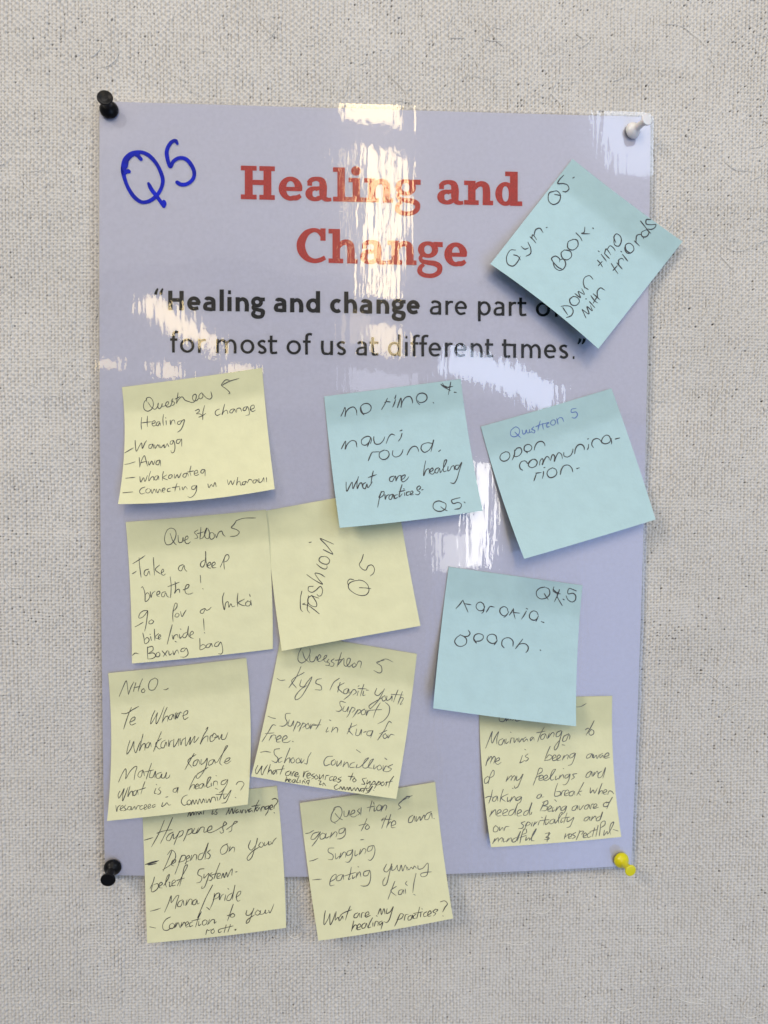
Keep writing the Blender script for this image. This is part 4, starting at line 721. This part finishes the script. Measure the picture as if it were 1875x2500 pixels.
T_SING2 = """301 1308 290 1370 289 1447 328 1388 346 1338 345 1400 350 1447 383 1382 397 1328 / 407 1318 399 1402 425 1374 436 1412 / 457 1354 435 1380 444 1406 471 1363 476 1392 / 547 1263 520 1330 499 1402 / 450 1352 490 1326 562 1298 / 622 1329 590 1345 584 1376 610 1376 636 1333 641 1372 / 655 1377 665 1329 687 1329 / 685 1362 731 1340 725 1319 700 1334 699 1371 747 1354 / 820 1345 845 1288 855 1347 880 1288 890 1342 / 911 1288 904 1336 940 1320 972 1268 951 1340 930 1401 905 1426 878 1415
/ 582 1408 559 1512 / 564 1492 595 1449 611 1455 605 1497 / 615 1482 651 1460 640 1439 620 1454 619 1496 652 1489 / 692 1429 664 1450 664 1481 690 1476 706 1433 716 1472 / 767 1378 735 1440 724 1477 752 1469 / 770 1428 770 1467 / 806 1359 816 1363 / 784 1462 800 1413 821 1419 820 1457 / 862 1409 834 1425 839 1451 867 1423 850 1492 / 1042 1338 1010 1410 984 1462 / 1008 1402 1045 1339 1071 1345 1051 1385 1018 1396 / 1080 1402 1095 1349 1122 1344 / 1147 1354 1120 1370 1119 1401 1145 1396 1161 1353 1166 1392 / 1197 1344 1174 1360 1174 1386 1202 1379 / 1232 1273 1204 1387 / 1173 1336 1262 1319 / 1245 1328 1240 1372 / 1253 1289 1261 1294 / 1302 1319 1275 1335 1274 1366 1307 1359
/ 1310 1352 1346 1330 1336 1309 1315 1329 1314 1361 1347 1359 / 1390 1292 1364 1320 1391 1335 1368 1362 / 1385 1294 1411 1299 1392 1322 / 1438 1221 1480 1211 1506 1240 1480 1280 1459 1322 / 1459 1359 1469 1363"""

T_WAIRUA = """1068 149 1110 145 1167 114 / 285 248 289 290 330 296 356 258 356 292 380 264 385 292 / 400 263 405 287 / 420 287 440 264 455 291 502 284 / 148 567 180 485 216 398 205 470 214 515 250 445 280 400 262 470 262 525 / 322 469 285 490 284 531 310 531 336 478 341 527 / 355 473 354 521 382 499 / 399 404 409 411 / 395 517 410 464 432 464 / 435 463 439 511 468 468 476 502 / 484 460 490 507 518 470 531 500 / 557 454 530 475 534 501 565 473 576 497 / 622 449 600 470 604 491 632 458 641 487 / 742 353 700 430 674 502 / 663 411 752 394
/ 747 419 710 440 709 476 735 471 756 423 766 467 / 774 472 795 413 / 783 462 825 409 841 415 835 452 / 912 389 870 410 864 451 895 441 922 393 900 480 875 561 850 586 844 560 902 478 / 992 419 940 450 929 496 960 491 992 428 1002 440 996 477 / 923 532 952 537 / 1247 288 1205 370 1164 437 / 1158 381 1185 364 1212 385 / 1222 374 1194 410 1210 436 1241 420 1241 390 1213 375
/ 149 747 165 690 182 648 / 163 702 205 649 211 665 194 722 / 198 702 235 649 246 665 229 722 / 238 706 286 685 286 664 260 674 249 715 270 731 307 709 / 521 638 500 700 494 716 532 699 / 543 577 557 586 / 577 624 549 650 581 670 560 696 533 690 / 802 548 770 620 744 697 / 748 692 800 681 822 650 790 634 763 667 / 823 677 861 650 850 634 830 649 829 691 862 685 906 650 895 634 875 649 874 691 907 685 / 924 687 945 638 / 928 677 970 634 986 640 975 677 / 1047 614 1005 635 999 666 1030 656 1057 618 1041 680 1015 731 983 742 / 1217 619 1180 635 1169 666 1200 661 1226 623 1231 662 1240 630 1240 667 1270 638 1275 672 1302 628
/ 1332 619 1305 640 1309 666 1335 638 1340 667 / 1350 657 1396 635 1390 614 1360 629 1354 666 1407 659 / 172 849 139 880 139 921 165 916 186 870 168 850 / 235 798 225 789 195 840 174 927 / 235 800 230 842 188 871 / 354 907 375 848 / 363 892 410 844 416 860 405 897 / 403 887 440 844 451 860 435 897 / 465 848 459 891 490 881 527 828 500 900 470 961 445 971 439 948 / 720 772 695 769 665 850 629 942 / 648 871 702 839 / 721 773 722 800 678 832 / 685 882 731 860 720 839 695 854 689 891 722 889 776 855 765 839 740 854 739 891 772 890 840 810 856 779 830 789 804 860 814 891 842 879 / 860 848 855 886 887 869 / 933 771 943 776
/ 889 882 905 838 / 893 872 930 834 941 872 / 987 829 955 845 954 871 980 861 1002 828 985 900 955 936 928 936 / 1072 823 1030 834 1046 860 1013 886 / 1212 799 1175 825 1164 861 1195 856 1222 803 1226 852 / 1234 852 1250 808 / 1238 847 1280 799 1286 842 / 1322 799 1290 825 1289 866 1320 856 1347 800 1362 763 1351 820 1334 872 / 217 988 205 1050 179 1127 / 143 1071 180 1055 227 1064 / 257 1049 225 1070 219 1101 245 1101 266 1053 271 1102 / 327 983 305 1050 294 1112 / 377 1029 308 1070 347 1106 / 370 1063 370 1107 397 1089 / 418 971 429 977 / 394 1112 415 1058 / 403 1097 440 1054 451 1097 / 502 1054 465 1070 459 1096 490 1086 512 1058 500 1111 468 1131
/ 707 1029 675 1045 667 1070 695 1071 716 1033 716 1061 740 1059 / 877 923 855 990 849 1052 900 1041 906 1010 863 1006 / 910 1047 930 999 962 994 / 945 1037 991 1010 980 989 955 1004 949 1046 982 1045 / 1037 999 1000 1015 994 1046 1025 1046 1046 1003 1051 1042 / 1142 913 1100 990 1069 1047 / 1122 999 1088 1016 1112 1046 / 1210 968 1209 1021 1238 990 1250 1022 1282 968 / 1327 923 1305 980 1289 1032 1315 999 1331 999 1325 1032 / 1340 1022 1376 1000 1365 984 1345 999 1344 1031 1377 1030 / 1384 1037 1400 1000 1425 1004 1447 1031
/ 189 1257 215 1198 / 198 1242 245 1189 251 1247 / 260 1237 306 1205 295 1189 270 1204 264 1251 307 1250 / 320 1232 371 1200 360 1184 330 1199 324 1246 372 1245 / 432 1184 390 1205 384 1246 415 1241 452 1180 472 1128 451 1200 445 1247 / 465 1237 511 1205 500 1189 475 1204 469 1251 512 1250 / 577 1194 540 1215 534 1246 565 1241 592 1180 617 1118 596 1190 589 1247 / 617 1214 603 1242 / 742 1113 720 1160 699 1202 / 723 1116 775 1099 776 1130 733 1151 771 1156 760 1196 713 1201 / 779 1192 816 1165 805 1149 785 1164 779 1201 817 1204 / 831 1163 825 1207 852 1189 / 848 1088 867 1107
/ 854 1207 875 1158 / 863 1197 900 1154 905 1197 / 957 1149 920 1170 914 1196 940 1191 967 1153 950 1210 918 1241 / 1067 1144 1030 1165 1024 1196 1055 1191 1077 1148 1081 1187 / 1094 1149 1100 1192 1142 1143 / 1187 1134 1155 1155 1149 1181 1175 1181 1196 1138 1201 1177 / 1209 1182 1225 1134 1247 1134 / 1235 1172 1276 1145 1265 1129 1245 1144 1239 1176 1292 1164 / 1377 1109 1344 1130 1344 1156 1375 1156 1396 1125 1373 1109 / 1432 1063 1400 1120 1374 1182 / 1368 1121 1412 1109 / 252 1349 229 1375 229 1411 260 1411 276 1375 248 1349 / 290 1363 289 1401 320 1369 326 1397 / 334 1402 350 1364 387 1359 / 547 1309 509 1325 531 1350 520 1376 478 1381 / 572 1313 545 1380 524 1412 / 548 1352 580 1314 601 1330 563 1356
/ 621 1318 609 1357 / 629 1357 650 1308 / 638 1342 672 1309 / 691 1308 679 1347 / 713 1264 726 1273 / 762 1248 734 1347 / 698 1301 792 1289 / 760 1308 754 1341 780 1325 791 1298 / 837 1284 805 1300 799 1331 830 1326 847 1288 851 1327 860 1320 915 1240 926 1214 905 1224 884 1295 890 1327 / 915 1288 909 1321 937 1304 / 972 1223 939 1327 / 918 1276 1002 1264 / 975 1278 974 1311 1000 1301 1042 1268 1025 1310 1000 1361 968 1371 / 1192 1259 1155 1275 1144 1301 1170 1301 1202 1263 1201 1297 / 1214 1302 1230 1258 / 1218 1292 1260 1254 1266 1287 / 1307 1254 1275 1275 1269 1301 1300 1296 1322 1238 1332 1213 1320 1260 1309 1292
/ 219 1532 245 1478 / 228 1517 275 1474 276 1517 / 274 1507 310 1474 321 1480 310 1517 / 331 1483 329 1517 357 1504 / 359 1517 380 1478 / 368 1507 405 1474 411 1512 / 462 1469 425 1490 419 1516 450 1511 476 1458 502 1408 480 1470 469 1507 / 562 1389 540 1384 515 1440 494 1532 / 498 1471 562 1449 / 561 1388 562 1420 518 1442 / 561 1463 554 1501 590 1473 590 1502 / 594 1497 640 1430 661 1383 625 1440 614 1501 642 1504 / 753 1431 800 1424 790 1445 758 1471 792 1475 780 1491 743 1490 / 791 1418 769 1517 / 944 1487 960 1428 / 948 1472 997 1429 / 985 1472 1021 1450 1010 1434 990 1449 989 1481 1022 1474
/ 1062 1419 1029 1440 1056 1460 1023 1486 / 1102 1398 1085 1450 1064 1497 / 1083 1452 1110 1409 1141 1409 1118 1441 / 1135 1462 1171 1440 1160 1424 1140 1439 1139 1471 1172 1470 / 1212 1419 1180 1440 1184 1471 1217 1459 / 1252 1373 1229 1462 / 1203 1411 1282 1389 / 1287 1348 1275 1410 1264 1462 / 1299 1452 1310 1380 1320 1319 1356 1304 1356 1340 1318 1371 / 1351 1398 1344 1451 1380 1409 1380 1437 1390 1430 1435 1350 1446 1314 1420 1329 1404 1400 1415 1441 / 1438 1389 1492 1406"""

T_GYM = """412 1012 380 1012 355 1055 362 1100 395 1113 425 1085 441 1051 / 400 1042 425 1050 444 1076 / 447 989 470 1006 494 998 / 490 962 508 1005 505 1035 477 1051 / 504 928 525 948 541 968 / 514 938 520 915 546 947 / 528 920 540 882 565 874 586 901 / 604 871 613 867 / 652 640 625 650 621 700 650 723 685 707 696 665 675 638 648 640 / 658 659 690 665 697 668 / 716 538 690 565 679 590 712 590 740 600 749 625 728 643 710 639 / 774 556 786 549
/ 648 1086 680 1120 713 1136 / 650 1088 639 1065 665 1050 691 1070 690 1088 / 690 1073 715 1070 729 1100 715 1130 690 1141 660 1122 648 1084 / 722 1010 700 1030 712 1066 740 1073 766 1050 758 1020 718 1010 / 777 944 745 960 744 1000 775 1011 806 985 801 950 773 942 / 794 903 820 930 833 954 / 850 866 845 900 830 906 882 909 / 899 871 906 877 / 700 1368 725 1364 760 1370 776 1395 765 1425 733 1439 / 711 1376 742 1422 / 777 1304 754 1325 765 1356 795 1361 816 1335 800 1310 773 1305 / 788 1288 822 1312 808 1274 847 1292 830 1256 / 843 1243 872 1262 / 850 1252 840 1215 850 1185 880 1174 902 1197
/ 833 1388 857 1442 / 834 1388 876 1416 864 1370 897 1396 885 1363 / 879 1338 914 1377 / 857 1321 863 1321 / 888 1300 915 1335 932 1347 / 903 1347 927 1308 / 903 1288 947 1327 / 930 1307 930 1270 950 1251 977 1266 / 930 1076 948 1095 963 1120 / 936 1110 960 1083 / 953 1038 987 1082 / 934 1017 943 1023 / 973 1033 1007 1067 / 975 1032 985 1004 1007 1030 1015 1042 / 990 1010 1010 984 1037 1005 1042 1017 / 1033 948 1040 980 1065 986 1081 955 1075 925 1050 909 1034 930 1047 967
/ 1018 1097 1035 1125 1060 1162 / 1028 1141 1057 1109 / 1053 1093 1087 1132 / 1065 1102 1065 1074 1085 1064 1097 1076 / 1088 1038 1122 1082 / 1077 1019 1085 1025 / 1140 1032 1112 1012 1108 980 1130 968 1155 985 1160 1010 1140 1030 1118 1030 1102 1005 1108 978 / 1163 953 1197 987 / 1173 962 1180 919 1205 914 1224 942 / 1237 884 1209 900 1214 926 1240 926 1256 900 1238 880 / 1203 828 1240 875 1267 907 / 1267 819 1240 819 1239 846 1275 851 1299 850 1296 866 1270 881 1248 878"""

HW = "handwriting"
sticky_note(((347, 1957), (676, 1919), (698.5, 2265), (359.5, 2302.6)), (0, 4, 0, 3), (2.6, 2.4, 6.5, 5.5),
    "yellow note listing Happiness and belief system, hanging below the poster by a black pin", ("yellow", "top"),
    [(HW, MAT_PEN, (340, 1940), 4.366, T_HAPPY, 1.93), (HW, MAT_PEN, (340, 1940), 4.366, T_HAPPY2, 1.56), (HW, MAT_PEN, (340, 1940), 4.366, T_DASH, 2.2)], 31)
sticky_note(((731.6, 1960.6), (1062.3, 1909.4), (1106.3, 2242.3), (777.3, 2296.7)), (-2, -3, 1, 3), (3.6, 3.0, 9, 7.5),
    "yellow note about singing and yummy kai, hanging off the middle of the bottom edge", ("yellow", "top"),
    [(HW, MAT_PENCIL, (720, 1900), 4.046, T_SING, 1.61), (HW, MAT_PEN, (720, 1900), 4.046, T_SING2, 1.75)], 32)
sticky_note(((1169.8, 1705.7), (1494.8, 1699.2), (1517, 2043.2), (1198.7, 2068.5)), (-7, -8, 0, 2), (2.6, 2.4, 8, 8),
    "yellow note about wairuatanga and being mindful, tucked under a blue note above the yellow pin", ("yellow", "top"),
    [(HW, MAT_PENCIL, (1150, 1690), 4.1475, T_WAIRUA, 1.61)], 33)
sticky_note(((687.5, 1541), (1017.8, 1596.6), (967.4, 1950.4), (613.3, 1895.5)), (3, 3, 0, 2), (3.0, 2.6, 9, 9),
    "yellow note about KYS and school councillors, tilted clockwise below the Fashion note", ("yellow", "top"),
    [(HW, MAT_PENCIL, (600, 1560), 3.77, T_KYS, 1.66), (HW, MAT_PEN, (600, 1560), 3.77, T_KYS2, 1.66)], 34)
sticky_note(((264, 1643.5), (601.4, 1606.6), (605, 1963.9), (261.3, 2004.3)), (9, 9, 1, 2), (3.2, 3.2, 9.5, 9),
    "yellow note starting NHoO and Te Whare at the poster's left edge, overlapping the Happiness note", ("yellow", "top"),
    [(HW, MAT_PEN, (250, 1600), 4.254, T_NHOO, 1.47)], 35)
sticky_note(((649.6, 1246.8), (966, 1189), (1026.6, 1527.8), (688.1, 1589.1)), (-4, -2, 0, 0), (2.6, 2.4, 8, 9),
    "yellow note with the sideways word Fashion, tucked under the blue me time note", ("yellow", "top"),
    [(HW, MAT_PEN, (640, 1200), 3.95, T_FASHION, 1.84)], 36)
sticky_note(((306.9, 1274.6), (649.3, 1244.5), (666.1, 1584.4), (322, 1619.9)), (4, 5, 1, 2), (3.3, 3.4, 5.5, 7.5),
    "yellow note saying Take a deep breathe and Boxing bag, between the Wananga and NHoO notes", ("yellow", "top"),
    [(HW, MAT_PEN, (290, 1230), 4.1475, T_DEEP, 1.61)], 37)
sticky_note(((297.8, 945.3), (640, 898), (670.8, 1194), (288, 1230.6)), (11, -2, 1, 9), (3.3, 2.6, 13, 12),
    "yellow note listing Wananga, Awa and whanau, uppermost yellow note just below the printed quotation", ("yellow", "top"),
    [(HW, MAT_PEN, (270, 880), 3.95, T_WANANGA, 1.61)], 38)
sticky_note(((1095.5, 1383.7), (1422.2, 1429), (1406.5, 1773), (1057.4, 1729.3)), (-2, -5, 0, 2), (2.8, 2.6, 11, 12),
    "blue note reading karakia and Beach, overlapping the yellow wairuatanga note", ("blue", "top"),
    [(HW, MAT_PEN, (1040, 1370), 4.1475, T_KARAKIA, 2.2)], 39)
sticky_note(((1173.9, 1041.4), (1492.7, 948), (1600.8, 1268.2), (1279.8, 1364.4)), (-5, 2, 1, 1), (2.6, 2.6, 11, 15),
    "blue note reading open communication under a blue-pen heading, overhanging the poster's right edge", ("blue", "top"),
    [(HW, MAT_BLUEPEN, (1160, 930), 3.607, T_OPEN_BLUE, 1.9), (HW, MAT_PEN, (1160, 930), 3.607, T_OPEN, 2.3)], 40)
sticky_note(((791.4, 967.8), (1124.8, 925.3), (1178.7, 1246.8), (829.4, 1288.6)), (-2, -4, 0, 3), (2.8, 2.6, 10, 11),
    "blue note reading me time and mauri round in the middle of the poster", ("blue", "top"),
    [(HW, MAT_PEN, (780, 900), 3.95, T_METIME, 2.2)], 41)
sticky_note(((1197.2, 644.4), (1397.8, 387.8), (1666.4, 589.6), (1460.7, 851.6)), (6, -3, 0, 0), (11, 3.2, 3.6, 15),
    "blue note with sideways Gym and Book, stuck diamond-wise below the white pin", ("blue", "right"),
    [(HW, MAT_PEN, (1100, 220), 2.592, T_GYM, 2.3)], 42)

# ------------------------------------------------------------------ push pins
def lathe(name, profile, O, axis, mat, parent, n=40):
    axis = np.array(axis) / np.linalg.norm(axis)
    a = np.cross(axis, [0, 0, 1.0]); a /= np.linalg.norm(a); b = np.cross(axis, a)
    V, F = [], []
    rows = []
    for r, z in profile:
        if r <= 1e-9:
            rows.append([len(V)]); V.append(O + axis * z)
        else:
            rows.append(list(range(len(V), len(V) + n)))
            for i in range(n):
                t = 2 * math.pi * i / n
                V.append(O + axis * z + (a * math.cos(t) + b * math.sin(t)) * r)
    for p, q in zip(rows[:-1], rows[1:]):
        for i in range(n):
            j = (i + 1) % n
            if len(p) == 1: F.append((p[0], q[j], q[i]))
            elif len(q) == 1: F.append((p[i], p[j], q[0]))
            else: F.append((p[i], p[j], q[j], q[i]))
    o = mesh_obj(name, np.array(V), F, mat, parent)
    return o

def smooth_profile(pts, k=6):
    C = catmull(np.array(pts) * 1000, 0.25) / 1000
    C[:, 0] = np.maximum(C[:, 0], 0); return [(float(r) if r > 1e-6 else 0.0, float(z)) for r, z in C]

def push_pin(base_px, head_px, size, mat, label, hollow, hk=1.0, hb=None):
    hb = float(poster_h(*POSTER_INV(*base_px))) + 0.0004
    B = unproj(*base_px, hb); Hd = unproj(*head_px, hb + 0.0107)
    ax = (Hd - B); ln = np.linalg.norm(ax); ax = ax / ln
    p = empty("push_pin", B, label, "push pin", "push pins at the poster corners")
    k = size; m = 0.001
    L = ln
    col = smooth_profile([(0, -0.2 * m), (2.2 * k * m, -0.2 * m), (3.7 * k * m, .1 * m), (4.35 * k * m, 1.1 * m), (4.3 * k * m, 2.0 * m), (3.6 * k * m, 3.3 * m), (2.5 * k * m, 4.4 * m), (1.9 * k * m, 5.0 * m), (0, 5.05 * m)])
    lathe("collar", col, B, ax, mat, p)
    lathe("shaft", smooth_profile([(2.3 * k * m, 4.2 * m), (1.95 * k * m, 5.6 * m), (1.85 * k * m, 7.0 * m), (2.0 * k * m, L - 1.0 * m), (2.2 * k * m, L - .7 * m)]), B, ax, mat, p)
    k = size * hk
    if hollow:
        hd = [(0, L - 1.0 * m), (2.3 * k * m, L - .9 * m), (3.4 * k * m, L - .45 * m), (3.65 * k * m, L + .1 * m), (3.4 * k * m, L + .45 * m), (2.7 * k * m, L + .35 * m), (1.4 * k * m, L + .02 * m), (0, L - .08 * m)]
    else:
        hd = [(0, L - 1.0 * m), (2.2 * k * m, L - .9 * m), (3.4 * k * m, L - .5 * m), (3.65 * k * m, L + .1 * m), (3.4 * k * m, L + .5 * m), (2.2 * k * m, L + .62 * m), (0, L + .66 * m)]
    lathe("head", smooth_profile(hd), B, ax, mat, p)
    lathe("needle", [(0, -6 * m), (.5 * m, -4.5 * m), (.5 * m, .2 * m), (0, .3 * m)], B, ax, MAT_STEEL, p, n=14)
push_pin((267.5, 271.5), (256.2, 238.8), 1.10, MAT_PBLACK, "black push pin with a dished head at the poster's top left corner", True)
push_pin((1540.5, 322.5), (1578.5, 292.5), 1.0, MAT_PWHITE, "white push pin at the poster's top right corner", False, 0.88)
push_pin((276.5, 2113.5), (263.8, 2147.5), 1.08, MAT_PBLACK, "black push pin pointing downwards at the poster's bottom left corner", False)
push_pin((1513.6, 2096.6), (1539, 2125), 1.0, MAT_PYELLOW, "yellow push pin at the poster's bottom right corner", False, 0.88)

for o in bpy.data.objects:
    if "_base" in o: del o["_base"]
